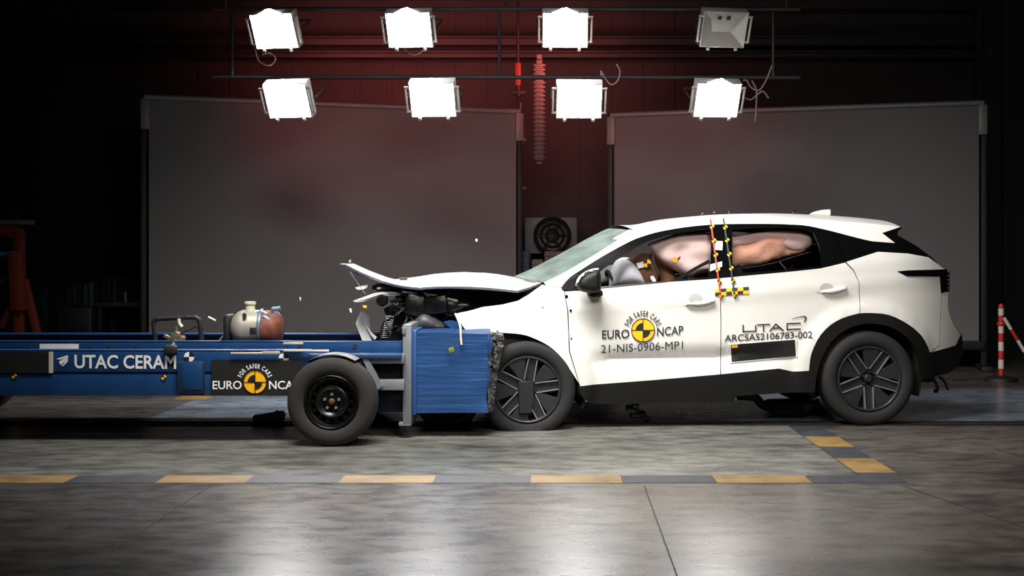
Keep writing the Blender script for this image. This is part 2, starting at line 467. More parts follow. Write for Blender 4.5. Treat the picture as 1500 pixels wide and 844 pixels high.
bm = B(); box(bm, ((XL + XR) / 2, YB + .1, ZC / 2), (XR - XL, .2, ZC))
x = XL + .2
while x < XR: box(bm, (x, YB - .012, ZC / 2), (.07, .008, ZC)); x += .42                    # cladding ribs
struct('wall_back', bm, M_wall)
bm = B(); box(bm, (XL - .1, (YB + YF) / 2, ZC / 2), (.2, YB - YF, ZC)); struct('wall_left', bm, M_walls)
bm = B(); box(bm, (XR + .1, (YB + YF) / 2, ZC / 2), (.2, YB - YF, ZC)); struct('wall_right', bm, M_walls)
bm = B(); box(bm, ((XL + XR) / 2, YF - .1, ZC / 2), (XR - XL, .2, ZC)); struct('wall_front', bm, M_walls)
bm = B(); box(bm, ((XL + XR) / 2, (YB + YF) / 2, ZC + .1), (XR - XL, YB - YF, .2))
for yy in (2, 5, 8, 11, 14): box(bm, ((XL + XR) / 2, yy, ZC - .12), (XR - XL, .12, .24))
struct('ceiling', bm, M_walls)
# steel columns and girders of the hall
def hbeam(bm, x, y, z0, z1, w=.3, d=.3):
    box(bm, (x, y - d / 2, (z0 + z1) / 2), (w, .02, z1 - z0)); box(bm, (x, y + d / 2, (z0 + z1) / 2), (w, .02, z1 - z0)); box(bm, (x, y, (z0 + z1) / 2), (.016, d, z1 - z0))
for i, (px_, w) in enumerate(((22, .36), (1447, .2), (1478, .26))):
    p = W(px_, 300, 15.3); bm = B(); hbeam(bm, p.x, 15.3, 0, ZC, w); struct('trim_%d' % (i + 1), bm, M_steel)
for i, (py, hh) in enumerate(((8, .12), (62, .09), (82, .06))):
    p = W(800, py, 15.6); bm = B(); box(bm, (0, 15.6, p.z), (XR - XL - .3, .14, hh)); box(bm, (0, 15.55, p.z + hh / 2), (XR - XL - .3, .2, .02)); struct('trim_%d' % (i + 4), bm, M_steel)
# floor rail slot and painted stripes
M_rail = mat('worn steel rail', (58, 54, 52), .35, .7, .35, 9, .2, 30, stretch=(.3, 4, 1))
bm = B(); box(bm, (-.2, 9.16, .002), (16.6, .13, .006)); struct('floor_groove', bm, M_joint)
bm = B(); box(bm, (-.2, 9.245, .005), (16.6, .03, .012)); box(bm, (-.2, 9.085, .004), (16.6, .014, .010)); struct('floor_rail', bm, M_rail)
M_sy = mat('worn yellow floor paint', (124, 97, 54), .5, 0, .35, 5); M_sk = mat('worn dark floor paint', (46, 49, 54), .5, 0, .3, 6)
bm = B()
y0s, y1s = 1.29 * F / 333.0, 1.29 * F / 322.0
bx = [-140, -25, 104, 236, 365, 500, 636, 778, 910, 1047, 1184, 1322]       # near stripe, segment ends in px
for i, (a, b_) in enumerate(zip(bx, bx[1:])):
    ym = (y0s + y1s) / 2
    f = [bm.verts.new(((px - CX) * ym / F, y, .002)) for px, y in ((a, y0s), (b_, y0s), (b_, y1s), (a, y1s))]
    bm.faces.new(f).material_index = 0 if i in (1, 3, 5, 7, 9) else 1
NO_RECALC.add('floor_stripe')
struct('floor_stripe', bm, [M_sy, M_sk])
bm = B()
for k, (a, yy) in enumerate(((7.01, 7.10), (7.10, 7.60), (7.60, 8.06), (8.06, 8.52), (8.52, 9.06))):
    f = [bm.verts.new((x, y, .002)) for x, y in ((1.84, a), (2.08, a), (2.08, yy), (1.84, yy))]
    bm.faces.new(f).material_index = k % 2
struct('floor_stripe.001', bm, [M_sk, M_sy])
bm = B()
f = [bm.verts.new((x, y, .002)) for x, y in ((-3.35, 10.7), (-3.05, 10.7), (-3.05, 11.5), (-3.35, 11.5))]; bm.faces.new(f)
struct('floor_stripe.002', bm, [M_sy, M_sk])
bm = B()                                                                     # saw-cut joints running away from the viewer
for xa, ya, xb, yb in ((-1.9, 5.2, -1.88, 6.8), (2.0, 6.7, 2.55, 4.6), (.55, 6.7, .52, 4.2), (-3.4, 6.7, -3.4, 4.6), (3.0, 8.0, 3.2, 6.6)):
    d = Vector((yb - ya, xa - xb, 0)).normalized() * .0035
    f = [bm.verts.new(p) for p in ((xa - d.x, ya - d.y, .0015), (xa + d.x, ya + d.y, .0015), (xb + d.x, yb + d.y, .0015), (xb - d.x, yb - d.y, .0015))]; bm.faces.new(f)
NO_RECALC.add('floor_joint'); struct('floor_joint', bm, M_joint)

# ================================================================== THE CAR
car = empty('crashed_car', CO, 'white compact SUV with crumpled bonnet nosed into the blue barrier', 'car', rz=TH)
def cp(name, bm, m, parent=None, **k): return finish(name, bm, m, parent or car, world=False, **k)

ROOF_EDGE = [(797, 414), (820, 403), (850, 386), (880, 368), (905, 352), (930, 338), (960, 330), (1000, 324.5), (1040, 321.5), (1080, 319.5), (1130, 319), (1180, 320.5), (1230, 324), (1280, 328), (1319, 332.5)]
ROOF_TOP = [(928, 330.5), (960, 323), (1000, 318.5), (1040, 315.5), (1080, 314), (1130, 313.5), (1180, 315.5), (1230, 318.5), (1280, 324), (1319, 331)]
DLO_TOP = [(822, 421), (834, 407), (850, 396), (880, 377), (920, 355), (945, 345), (975, 337.5), (1010, 332), (1043, 329), (1080, 328), (1130, 328), (1160, 329), (1184, 331), (1220, 339), (1260, 349.5), (1278, 353.5)]
DLO_BOT = [(846, 425), (881, 422), (930, 417.5), (985, 412), (1036, 408.5), (1100, 402.5), (1160, 397), (1202, 392.5), (1238, 384)]
ARCH_R = [(1185, 543), (1188.5, 518), (1202.6, 490), (1224, 471), (1250, 461), (1271, 458.5), (1302, 461.5), (1330.6, 475.5), (1349.5, 492), (1359, 508.7), (1361.4, 517)]
ARCH_F = [(698, 492), (717, 487), (736, 487.5), (764, 490), (783, 496), (804, 507), (821, 522), (836, 543), (847.6, 561)]

# roof rails with A pillars and rear fins
rail = curve2(ROOF_EDGE, 3) + [(1292, 341.4), (1311, 356)] + curve2(DLO_TOP, 3)[::-1] + [(800, 419)]
side_panel('roof_rail', rail, M_white, car, step=.035, px=4)
# doors, fenders, quarter panels, bumper sides
arr = curve2(ARCH_R, 3); arf = curve2(ARCH_F, 3)
fender = [(666, 460), (690, 455), (707, 450), (736, 446.5), (758.5, 441), (774, 432), (785, 424), (795, 417), (800, 419.5), (822, 422), (826, 427), (831, 455), (833.5, 515), (848.5, 564)] + arf[::-1] + [(688, 491), (678, 478)]
side_panel('front_fender', fender, M_white, car, step=.045)
fd = [(827, 427.5), (846, 426), (881, 423), (930, 418.5), (985, 413), (1036, 409.5), (1054, 408), (1055.5, 470), (1055, 548.5), (950, 557.5), (870, 563.5), (850, 566), (835, 515), (832.5, 455)]
front_door, fd2 = side_panel('front_door', fd, M_white, car)
rd = [(1055.3, 407.8), (1100, 403.5), (1160, 398), (1202, 393.5), (1238, 385), (1250, 397), (1257.5, 413), (1259.4, 450), (1258.6, 459.5)] + [p for p in arr if p[0] < 1257][::-1] + [(1183, 543.5), (1162, 544.5), (1141, 540), (1056.3, 548.3), (1056.8, 470)]
rear_door, rd2 = side_panel('rear_door', rd, M_white, car)
qp = [(1239.5, 384), (1286, 369), (1330, 371.5), (1360, 377), (1376, 388.5), (1384, 395), (1384, 405), (1379, 428), (1375.5, 506), (1361.4, 517)] + [p for p in arr if p[0] > 1261][::-1] + [(1260, 459.5), (1260.6, 450), (1258.7, 413), (1251, 396)]
side_panel('quarter_panel', qp, M_white, car)
rb = [(1380, 428.5), (1389, 428), (1388.5, 453), (1394.5, 471), (1407, 491), (1400, 506), (1362.5, 517.5), (1376.5, 507)]
side_panel('bumper_corner', rb, M_white, car, step=.03)
# black cladding
arc_in = [(1193, 575), (1197, 545), (1208, 515), (1226, 492), (1250, 478), (1276, 474), (1304, 479), (1328, 494), (1342, 515), (1349, 545), (1349, 556)]
clad = arr + [(1400, 506.5), (1408, 492.5), (1409, 519), (1403, 536), (1390, 546), (1347, 557)] + curve2(arc_in, 3)[::-1] + [(1160, 575), (1079, 580), (1075, 589), (960, 591), (866, 592), (853, 582), (846, 566), (849.5, 566.5), (870, 564.3), (950, 558.3), (1056, 549), (1141, 540.5), (1162, 545), (1184, 544)]
side_panel('lower_cladding', clad, M_blackp, car, off=-.006, step=.05, thick=.03)
# black window surround with two openings, C pillar gloss panel
g_f = curve2([(869, 421), (869, 408), (882, 396), (905, 380), (940, 358), (975, 345.5), (1010, 339.5), (1040, 337)], 3) + [(1042, 360), (1039, 406), (985, 410.5), (930, 416)]
g_r = [(1073, 337), (1110, 334), (1150, 334), (1175, 336), (1192, 341), (1200, 358), (1204, 375), (1205, 390), (1150, 395.5), (1073, 402)]
dlo = curve2(DLO_TOP[:14], 3) + [(1238, 384)] + DLO_BOT[:-1][::-1] + [(823, 425)]
side_panel('window_surround', dlo, M_gloss, car, off=.006, holes=(g_f, g_r), step=.03, px=4, thick=.03)
cpil = [(1221, 339.5), (1260, 350), (1278, 354), (1311, 356.5), (1293, 342), (1316, 334), (1315, 345), (1345, 362), (1366, 378), (1360, 376.5), (1330, 371), (1286, 368.4), (1238.5, 383.5)]
side_panel('rear_pillar_panel', cpil, M_gloss, car, off=.004, step=.03, px=4)
def door_glass(parent, poly, mirror_parent):
    o, o2 = side_panel('window_glass', poly, G_side, parent, off=.018, step=.06, thick=0)
    o2.parent = mirror_parent; o2.data.materials[0] = G_side
door_glass(front_door, g_f, fd2); door_glass(rear_door, g_r, rd2)

# roof, windscreen, bonnet: lofted across the car
def across(edge, top, n=14, power=2.2, etaper=0.0, lmid=CW / 2, cut=False):
    rows = []
    for e, t in zip(edge, top):
        row = []
        for i in range(n + 1):
            x = -1 + 2 * i / n; k = 1 - abs(x) ** power
            half = lmid - e.y
            row.append(Vector((e.x + (t.x - e.x) * k, lmid + x * half, e.z + (t.z - e.z) * k)))
        rows.append(row)
    return rows
def resample(edge_px, xs):
    out = []
    E = curve2(edge_px, 6)
    for x in xs:
        for a, b in zip(E, E[1:]):
            if a[0] <= x <= b[0] or a is E[-2]:
                if a[0] <= x <= b[0]:
                    t = (x - a[0]) / max(1e-6, b[0] - a[0]); out.append((x, a[1] + (b[1] - a[1]) * t)); break
        else: out.append(E[0] if x < E[0][0] else E[-1])
    return out
xs = [930 + (1319 - 930) * i / 26 for i in range(27)]
e = [cpt(*p) for p in resample(ROOF_EDGE, xs)]
t = []
topc = curve2(ROOF_TOP, 6)
TOPS = [cpt(*p, lf=CW / 2) for p in topc]
def z_top(s):
    for a, b in zip(TOPS, TOPS[1:]):
        if a.x <= s <= b.x: return a.z + (b.z - a.z) * (s - a.x) / max(1e-6, b.x - a.x)
    return TOPS[0].z if s < TOPS[0].x else TOPS[-1].z
for q in e: t.append(Vector((q.x, CW / 2, max(q.z + .012, z_top(q.x)))))
t[0].x -= .05; t[1].x -= .025
rows = across(e, t, 18, 2.4); bm = B(); loft(bm, rows); cp('roof', bm, M_white)
rows = across([q + Vector((0, .03, -.03)) for q in e], [q + Vector((0, 0, -.035)) for q in t], 12, 2.4); bm = B(); loft(bm, rows); cp('headliner', bm, mat('headliner grey', (92, 90, 90), .9, 0, .08, 20))
# rear spoiler under-surface + fin
a = cpt(1319, 332.5)
bm = B(); loft(bm, [[Vector((a.x + d, l, a.z + dz + .035 * (1 - ((l - CW / 2) / (CW / 2 - a.y)) ** 2))) for l in [a.y + (CW - 2 * a.y) * i / 12 for i in range(13)]] for d, dz in ((0, 0), (.012, -.012), (-.02, -.03), (-.16, -.06))]); cp('spoiler', bm, M_gloss)
# windscreen
we = [cpt(*p) for p in curve2(ROOF_EDGE[:6], 3)]
wt = [q + Vector((-.16 + .06 * i / len(we), 0, .03)) for i, q in enumerate(we)]
rows = across([q + Vector((0, .015, 0)) for q in we], wt, 16, 2.0); bm = B(); loft(bm, rows); cp('windscreen', bm, G_wind)
# windscreen header / cowl
bm = B(); rows = across([we[0] + Vector((d, .02, z)) for d, z in ((-.06, -.05), (.0, -.012), (.06, -.04))], [wt[0] + Vector((d, 0, z)) for d, z in ((-.06, -.06), (.0, -.012), (.06, -.04))], 12, 2.0); loft(bm, rows); cp('cowl', bm, M_blackp)
# bonnet: rear dome and folded-up nose
BN_E = [(506, 387.5, .42), (517, 393, .38), (528, 398.5, .34), (545, 405.5, .3), (559, 411, .26), (576, 416, .22), (590, 418.8, .18), (604, 420.5, .15), (616, 421.5, .13), (622, 420.6, .12), (640, 419.5, .1), (662, 419, .09), (690, 420, .085), (720, 421.8, .08), (742, 424, .08), (758, 425.8, .08), (776, 420.5, .085), (793, 414, .09)]
BN_T = [(504.5, 384.5), (516, 389), (528, 393), (545, 399), (559, 403.6), (576, 409), (590, 410.5), (602, 409.6), (612, 407), (618, 405.8), (637, 402.4), (660, 400), (690, 399.2), (720, 400.2), (742, 403.5), (757, 406.5), (776, 409.5), (793, 411.5)]
be = [cpt(x, y, lf=l) for x, y, l in BN_E]
bt_raw = [cpt(x, y, lf=CW / 2 - .15) for x, y in BN_T]
def z_bt(s):
    for a, b in zip(bt_raw, bt_raw[1:]):
        if a.x <= s <= b.x: return a.z + (b.z - a.z) * (s - a.x) / max(1e-6, b.x - a.x)
    return bt_raw[0].z if s < bt_raw[0].x else bt_raw[-1].z
bt = [Vector((q.x - .02 - (.06 if i < 8 else 0), CW / 2, z_bt(q.x - .0))) for i, q in enumerate(be)]
rows = across(be, bt, 18, 2.6)
for r_, row in enumerate(rows):
    for k_, p in enumerate(row):
        if 0 < k_ < 18: p.z += .006 * noise.noise(Vector((p.x * 5, p.y * 4, 1)))
bm = B(); V = loft(bm, rows)
for side in (0, -1):                                            # folded edge flange
    ed = [v[side] for v in V]; lo = [bm.verts.new(v.co + Vector((0, .02 if side == 0 else -.02, -.018))) for v in ed]
    for i in range(len(ed) - 1): bm.faces.new((ed[i], ed[i + 1], lo[i + 1], lo[i]))
NO_RECALC.add('bonnet'); bmesh.ops.recalc_face_normals(bm, faces=bm.faces); cp('bonnet', bm, M_white, smooth=28)
rows2 = [[p + Vector((0, (.05 if k < 9 else -.05), -.022)) for k, p in enumerate(r)] for r in rows[2:]]
bm = B(); loft(bm, rows2); cp('bonnet_liner', bm, M_mess)

# rear end: window, tailgate, bumper swept across
def rear_loft(name, pts, m, bulge):
    rows = []
    for (x, y), bl in zip(pts, bulge):
        q = cpt(x, y); half = CW / 2 - q.y
        rows.append([Vector((q.x + bl * (1 - abs(u) ** 2.5), CW / 2 + u * half, q.z)) for u in [-1 + 2 * i / 14 for i in range(15)]])
    bm = B(); loft(bm, rows); return cp(name, bm, m)
rear_loft('rear_window', [(1315, 345), (1330, 353), (1345, 362), (1366, 378)], M_gloss, (.05, .08, .1, .12))
rear_loft('tailgate', [(1366, 378), (1376, 388), (1384, 395), (1388, 405), (1389.5, 428), (1388.5, 453)], M_white, (.12, .12, .12, .12, .12, .12))
rear_loft('rear_bumper', [(1388.5, 453), (1394.5, 471), (1407, 491), (1400, 506)], M_white, (.12, .14, .14, .13))
rear_loft('rear_skirt', [(1400, 506), (1408, 492.5), (1409, 519), (1403, 536), (1390, 546), (1350, 557)], M_blackp, (.12, .14, .14, .13, .12, .12))
# tail lamp: dark wedge on the quarter panel plus the lit corner cluster
tl, tl2 = side_panel('tail_lamp', [(1314, 397.5), (1330, 396), (1386, 394.5), (1391, 400), (1390, 426), (1378, 429), (1376.5, 405), (1328, 404.5)], M_gloss, car, off=-.008, step=.03, px=3)
for par, mir in ((tl, 0), (tl2, 1)):
    bm = B()
    for k in range(5):
        q = cpt(1388, 398 + 6 * k, off=-.012); q.y = CW - q.y if mir else q.y
        box(bm, q + Vector((.014, .004, 0)), (.018, .012, .016), bev=.004)
    finish('lamp_lens', bm, M_tail if True else None, par, world=False)
# roof antenna fin
bm = B(); n_ = 6
A_ = [(1185, 314.5), (1192, 310.5), (1204, 307.5), (1216, 306.8), (1216, 316.5)]
pr = [cpt(x, y, lf=CW / 2) for x, y in A_]
prism(bm, [p + Vector((0, -.02, 0)) for p in pr], (0, .04, 0)); bmesh.ops.bevel(bm, geom=bm.edges[:], offset=.006, segments=2, affect='EDGES'); cp('antenna_fin', bm, M_white)
# roof target stickers (small markers standing on the roof edge)
for px_ in (1028, 1046, 1069, 1163):
    q = cpt(px_, 316, lf=CW / 2 - .4); q.z = z_top(q.x) - .005
    bm = B(); box(bm, q + Vector((0, 0, .012)), (.022, .022, .014), bev=.003); cyl(bm, q + Vector((0, 0, .012)), q + Vector((0, 0, .028)), .003); cp('roof_marker', bm, M_gloss)

# door handles
def handle(parent, pts, cupx, cupy, mirror_parent=None):
    poly = curve2(pts, 3)
    o = pillow('door_handle', poly, 0, .03, M_white, parent, step=.012, px=2, mapper=lambda x, y: cpt(x, y, off=-.006))
    c = cpt(cupx, cupy); sc = c.y
    for v in o.data.vertices:
        s, z = v.co.x, v.co.z; v.co.y += inset(s, z) - .006
    o.data.update()
    bm = B(); NO_RECALC.add('handle_recess')
    mp = lambda x, y: cpt(x, y, off=-.007)
    put_disc(bm, cupx, cupy, 10, 7.5, mp); finish('handle_recess', bm, mat('recess shade paint', (176, 175, 172), .4, 0, .03, 4), parent, world=False)  # flat disc, the shade of the handle cup is put into its colour
handle(front_door, [(998, 446.5), (1010, 443.5), (1030, 440.5), (1046, 438), (1047, 441), (1044, 444), (1028, 448.5), (1010, 448)], 1019, 437.5)
handle(rear_door, [(1192, 427), (1205, 425), (1225, 421.5), (1239, 419), (1240, 423), (1236, 426), (1220, 431), (1205, 429.5)], 1211, 422.5)
# mirror
mir = empty  # noqa
mp_m = lambda x, y: cpt(x, y, lf=-.13)
M_mirror = mat('black mirror housing', (15, 14, 12), .55, 0, .1, 10, spec=.3)
mo = pillow('door_mirror', curve2([(843.5, 418), (846, 410), (853, 402.5), (864, 396.5), (875, 394), (879, 398), (880.5, 412), (880, 425), (874, 429), (858, 428.5), (848, 425), (843.5, 418)], 3)[:-1], -.13, .085, M_mirror, front_door, step=.016, px=3, power=.4, width=.05)
mc = pillow('mirror_cap', curve2([(843, 418), (845.5, 409), (852.5, 401), (864, 395), (876, 392.8), (876, 396), (864, 399), (855, 404), (848.5, 411), (847, 419), (843, 418)], 3)[:-1], -.14, .05, M_white, mo, step=.012, px=2, width=.012)
bm = B(); pr = [cpt(x, y, lf=-.1) for x, y in ((865, 426), (881, 424), (884.5, 431), (882, 434.5), (868, 436), (862, 432))]
prism(bm, pr, (0, .16, 0)); bmesh.ops.bevel(bm, geom=bm.edges[:], offset=.008, segments=2, affect='EDGES'); cp('mirror_arm', bm, M_mirror, mo)
bm = B()
tri = [cpt(x, y, off=-.006) for x, y in ((822, 424.5), (832, 411.5), (846, 402), (850, 404), (850, 425))]
prism(bm, tri, (0, .02, 0)); cp('mirror_corner_trim', bm, M_gloss, front_door)
# small holes/dots on the fender
for x, y, r_ in ((830, 434.5, 2.2), (836, 455, 1.8), (837, 496, 1.3), (795, 450, 1.2)):
    bm = B(); NO_RECALC.add('rivet'); put_disc(bm, x, y, r_, r_ * 1.15, lambda a, b: cpt(a, b, off=-.004), n=10); cp('rivet', bm, M_gloss)

# ---- lettering and stickers on the side
on_side = lambda x, y: cpt(x, y, off=-.008)
on_side2 = lambda x, y: cpt(x, y, off=-.0105)
bm = B()
put_text(bm, 'EURO', 882, 496.5, 922, 495, 12.5, on_side, .012)
cp('lettering', bm, M_plate, front_door, smooth=0); bm = B()
put_text(bm, 'NCAP', 962.5, 492.5, 1001, 489.5, 12.5, on_side, .012)
cp('lettering', bm, M_plate, front_door, smooth=0); bm = B()
put_text(bm, '21-NIS-0906-MP1', 880.5, 517.5, 1000.5, 511.5, 12, on_side, .0)
cp('lettering', bm, M_plate, front_door, smooth=0); bm = B()
put_arc(bm, 'FOR SAFER CARS', 942, 484, 20.5, -74, 74, 8, on_side, .03)
cp('lettering', bm, M_plate, front_door, smooth=0)
def roundel(parent, cx, cy, r_, mp1, mp2, world=False):
    bm = B()
    put_disc(bm, cx, cy, r_, r_, mp1, 0, 40)
    put_disc(bm, cx, cy, r_, r_, mp2, 1, 40, r0=.93)
    put_disc(bm, cx, cy, r_ * .62, r_ * .62, mp2, 1, 12, 270, 360); put_disc(bm, cx, cy, r_ * .62, r_ * .62, mp2, 1, 12, 90, 180)
    w = r_ * .035
    put_poly(bm, [(cx - r_, cy + w), (cx + r_, cy + w), (cx + r_, cy - w), (cx - r_, cy - w)], mp2, 1)
    put_poly(bm, [(cx - w, cy + r_), (cx + w, cy + r_), (cx + w, cy - r_), (cx - w, cy - r_)], mp2, 1)
    return finish('roundel', bm, [M_yellow, M_black], parent, world=world, smooth=0)
roundel(front_door, 942, 484, 17.5, on_side, on_side2)
bm = B()
# wide technical-style lettering drawn as strokes
def stroke(bm, pts, w, mp):
    for a, b in zip(pts, pts[1:]):
        d = Vector((b[0] - a[0], b[1] - a[1])).normalized(); n_ = Vector((-d.y, d.x)) * w / 2; e_ = d * w / 2
        put_poly(bm, [(a[0] - e_.x + n_.x, a[1] - e_.y + n_.y), (b[0] + e_.x + n_.x, b[1] + e_.y + n_.y), (b[0] + e_.x - n_.x, b[1] + e_.y - n_.y), (a[0] - e_.x - n_.x, a[1] - e_.y - n_.y)], mp)
sl = -.045
def sk(pts): return [(x, y + (x - 1088) * sl) for x, y in pts]
for pts in ([(1088.5, 476.8), (1088.5, 486), (1107, 486), (1107, 478)], [(1110, 477), (1127, 477)], [(1118.5, 477), (1118.5, 486.5)], [(1128, 486.5), (1136.5, 477), (1147, 486.5)], [(1132, 483), (1143, 483)], [(1172, 477.3), (1153, 477.3), (1153, 485.8), (1172, 485.8)]):
    stroke(bm, sk(pts), 1.9, on_side)
for i, (a, b) in enumerate(zip([(1160.5, 467.5), (1167, 465.4), (1174, 464), (1178.5, 463.8), (1180.7, 465), (1180, 468)], [(1167, 465.4), (1174, 464), (1178.5, 463.8), (1180.7, 465), (1180, 468), (1178.5, 471)])):
    stroke(bm, [a, b], .8 + .35 * min(i, 3), on_side)
cp('lettering', bm, M_plate, rear_door, smooth=0); bm = B()
put_text(bm, 'ARCSAS2106783-002', 1061.5, 500.5, 1190, 494.8, 9.6, on_side, .012)
cp('lettering', bm, M_plate, rear_door, smooth=0)
pn, _ = side_panel('measuring_plate', [(1065.5, 505), (1166, 496.5), (1167.5, 522.5), (1069.5, 531.5)], M_sticker, rear_door, off=-.012, mirror=False, thick=.012, label='white edged plate with black face')
side_panel('plate_face', [(1070, 505), (1163.5, 497.5), (1165, 521.5), (1071, 530)], M_black, pn, off=-.016, mirror=False, thick=.004)
side_panel('sticker', [(1071, 505.5), (1079.5, 504.8), (1079.5, 509), (1071, 509.6)], M_yellow, pn, off=-.02, mirror=False, thick=.003)
# yellow/black check strip
bm = B()
mpc = lambda x, y: cpt(x, y, off=-.006)
for i in range(6):
    for j in range(2):
        x0 = 1047.5 + i * 8.25; y0 = 423.5 - (x0 - 1047.5) * .065 + j * 5.2
        mpj = mpc
        pts = [(x0, y0 + 5.2), (x0 + 8.25, y0 + 4.7), (x0 + 8.25, y0 - .5), (x0, y0)]
        bm.faces.new([bm.verts.new(mpj(*p)) for p in pts]).material_index = (i + j) % 2
finish('check_strip', bm, [M_yellow, M_plate], rear_door, world=False, smooth=0)
# measuring tapes over the B pillar with little quartered targets
for nm, mt, pa, pb, ys in (('red', M_red, (1040.5, 320), (1056.5, 440), (332, 352.5, 373.5, 395.5, 413, 432.5)), ('green', M_green, (1059.5, 319), (1077, 438), (333, 352, 372.5, 393, 411.5, 431.5))):
    bm = B(); N_ = 26; rows = []
    for i in range(N_ + 1):
        t_ = i / N_; x = pa[0] + (pb[0] - pa[0]) * t_; y = pa[1] + (pb[1] - pa[1]) * t_
        rows.append([cpt(x - 1.2, y, off=-.011), cpt(x + 1.2, y, off=-.011)])
    loft(bm, rows); NO_RECALC.add('measuring_tape')
    tp = cp('measuring_tape', bm, mt, None, smooth=0); tp['label'] = nm + ' tape strip with yellow targets'
    for y in ys:
        t_ = (y - pa[1]) / (pb[1] - pa[1]); x = pa[0] + (pb[0] - pa[0]) * t_
        bm = B(); mq = lambda a, b: cpt(a, b, off=-.014)
        put_disc(bm, x + 1, y, 3.4, 3.4, mq, 0, 6, 0, 90); put_disc(bm, x + 1, y, 3.4, 3.4, mq, 0, 6, 180, 270)
        put_disc(bm, x + 1, y, 3.4, 3.4, mq, 1, 6, 90, 180); put_disc(bm, x + 1, y, 3.4, 3.4, mq, 1, 6, 270, 360)
        finish('target_marker', bm, [M_yellow, M_black], tp, world=False, smooth=0)
for pts in ([(1048, 353), (1058.5, 353.5), (1058, 366.5), (1046, 366)], [(1040.5, 387.5), (1057.5, 383), (1057.5, 390.5), (1040, 397.5)]):
    side_panel('sticker', pts, M_sticker, car, off=-.004, mirror=False, thick=.003)

# ---- wheels
def tyre_prof(Rt, r, w):
    return [(r, .02), (r + .012, .004), (r + .035, -.004), (r + (Rt - r) * .6, -.008), (Rt - .018, .004), (Rt - .004, .022), (Rt, .05), (Rt, w - .05), (Rt - .004, w - .022), (Rt - .018, w - .004), (r + (Rt - r) * .5, w + .004), (r, w - .02)]
def tyre_mesh(Rt, r, w, flat=None):
    bm = B(); lathe(bm, tyre_prof(Rt, r, w), 72)
    for k in range(3):                                             # tread grooves
        pass
    if flat is not None:
        for v in bm.verts:
            if v.co.z < -flat:
                dz = -flat - v.co.z; v.co.z = -flat; v.co.y += -dz * .5 if v.co.y < w / 2 else dz * .5
                v.co.x *= 1 + dz * .6
    return bm
M_edge = mat('satin machined edge', (150, 150, 154), .45, .7, .1, 12)
M_rimlip = mat('rim lip', (84, 84, 88), .3, .8, .1, 12)
def car_wheel(loc, rot, flat=None, far=False):
    bm = B(); rr = .248
    lathe(bm, [(rr, .012), (rr - .006, .004), (rr - .014, .004), (rr - .02, .016), (rr - .028, .09), (rr - .03, .18)], 64)   # barrel + lip
    lathe(bm, [(.0, .075), (.07, .075), (.075, .06)], 24)
    lathe(bm, [(rr - .03, .12), (.0, .125)], 32)                                                        # brake side backing
    w = cp('wheel', bm, M_rim); w.location = loc; w.rotation_euler = (0, 0, math.pi if far else 0)
    t = finish('tyre', tyre_mesh(.36, rr, .225, flat), M_tyre, w, world=False, smooth=50)
    for k in range(5):
        a0 = R(rot + 72 * k)
        def pp(r_, a_, y): return pp2(r_, a0 + R(a_), y)
        bm = B()                                                        # wide dark fan blade
        prism(bm, [pp(.06, 28, .03), pp(.10, 24, .026), pp(.238, 13, .012), pp(.242, 26, .012), pp(.242, 38, .012), pp(.238, 48, .012), pp(.09, 50, .03)], (0, .022, 0)); bmesh.ops.bevel(bm, geom=bm.edges[:], offset=.003, segments=1, affect='EDGES')
        finish('wheel_spoke', bm, M_rim, w, world=False)
    for k in range(5):
        a0 = R(rot + 72 * k); u = Vector((math.cos(a0), 0, math.sin(a0))); t_ = Vector((-math.sin(a0), 0, math.cos(a0)))
        bm = B()                                                        # twin slim spokes with polished edges
        for sg in (-1, 1):
            p0 = u * .062 + t_ * .036 * sg + Vector((0, .026, 0)); p1 = u * .232 + t_ * .033 * sg + Vector((0, .009, 0)); n_ = t_ * .0035
            prism(bm, [p0 - n_, p1 - n_, p1 + n_, p0 + n_], (0, .03, 0))
        p0 = u * .05 + Vector((0, .045, 0)); p1 = u * .232 + Vector((0, .03, 0)); prism(bm, [p0 - t_ * .033, p1 - t_ * .031, p1 + t_ * .031, p0 + t_ * .033], (0, .012, 0), mi=1)
        finish('spoke_edge', bm, [M_edge, M_rim], w, world=False, smooth=0)
    bm = B(); lathe(bm, [(.0, .018), (.024, .018), (.03, .024), (.034, .04)], 24)
    for k in range(5): cyl(bm, pp2(.05, R(rot + 72 * k + 30), .02), pp2(.05, R(rot + 72 * k + 30), .04), .008, n=8)
    finish('centre_cap', bm, M_chrome if False else M_rim, w, world=False)
    bm = B(); lathe(bm, [(rr - .004, .001), (rr - .010, .0005), (rr - .014, .003)], 64); finish('rim_edge', bm, M_rimlip, w, world=False)
    return w
def pp2(r_, a_, y): return (r_ * math.cos(a_), y, r_ * math.sin(a_))
wf = car_wheel((0, 0.0, ZF), 8, flat=ZF); wr_ = car_wheel((S_REAR, 0.0, ZR), 55)
car_wheel((0, CW, .34), 10, flat=.34, far=True); car_wheel((S_REAR, CW, ZR), 40, far=True)
# dark slab added at the front hub, standing in for a spoke in shade
bm = B(); pr = [cpt(x, y, lf=-.012) for x, y in ((760, 559), (782, 559), (781, 585), (779, 606), (760, 606))]; prism(bm, pr, (0, .03, 0)); bmesh.ops.bevel(bm, geom=bm.edges[:], offset=.004, segments=1, affect='EDGES')
cp('shaded_spoke_slab', bm, M_black)
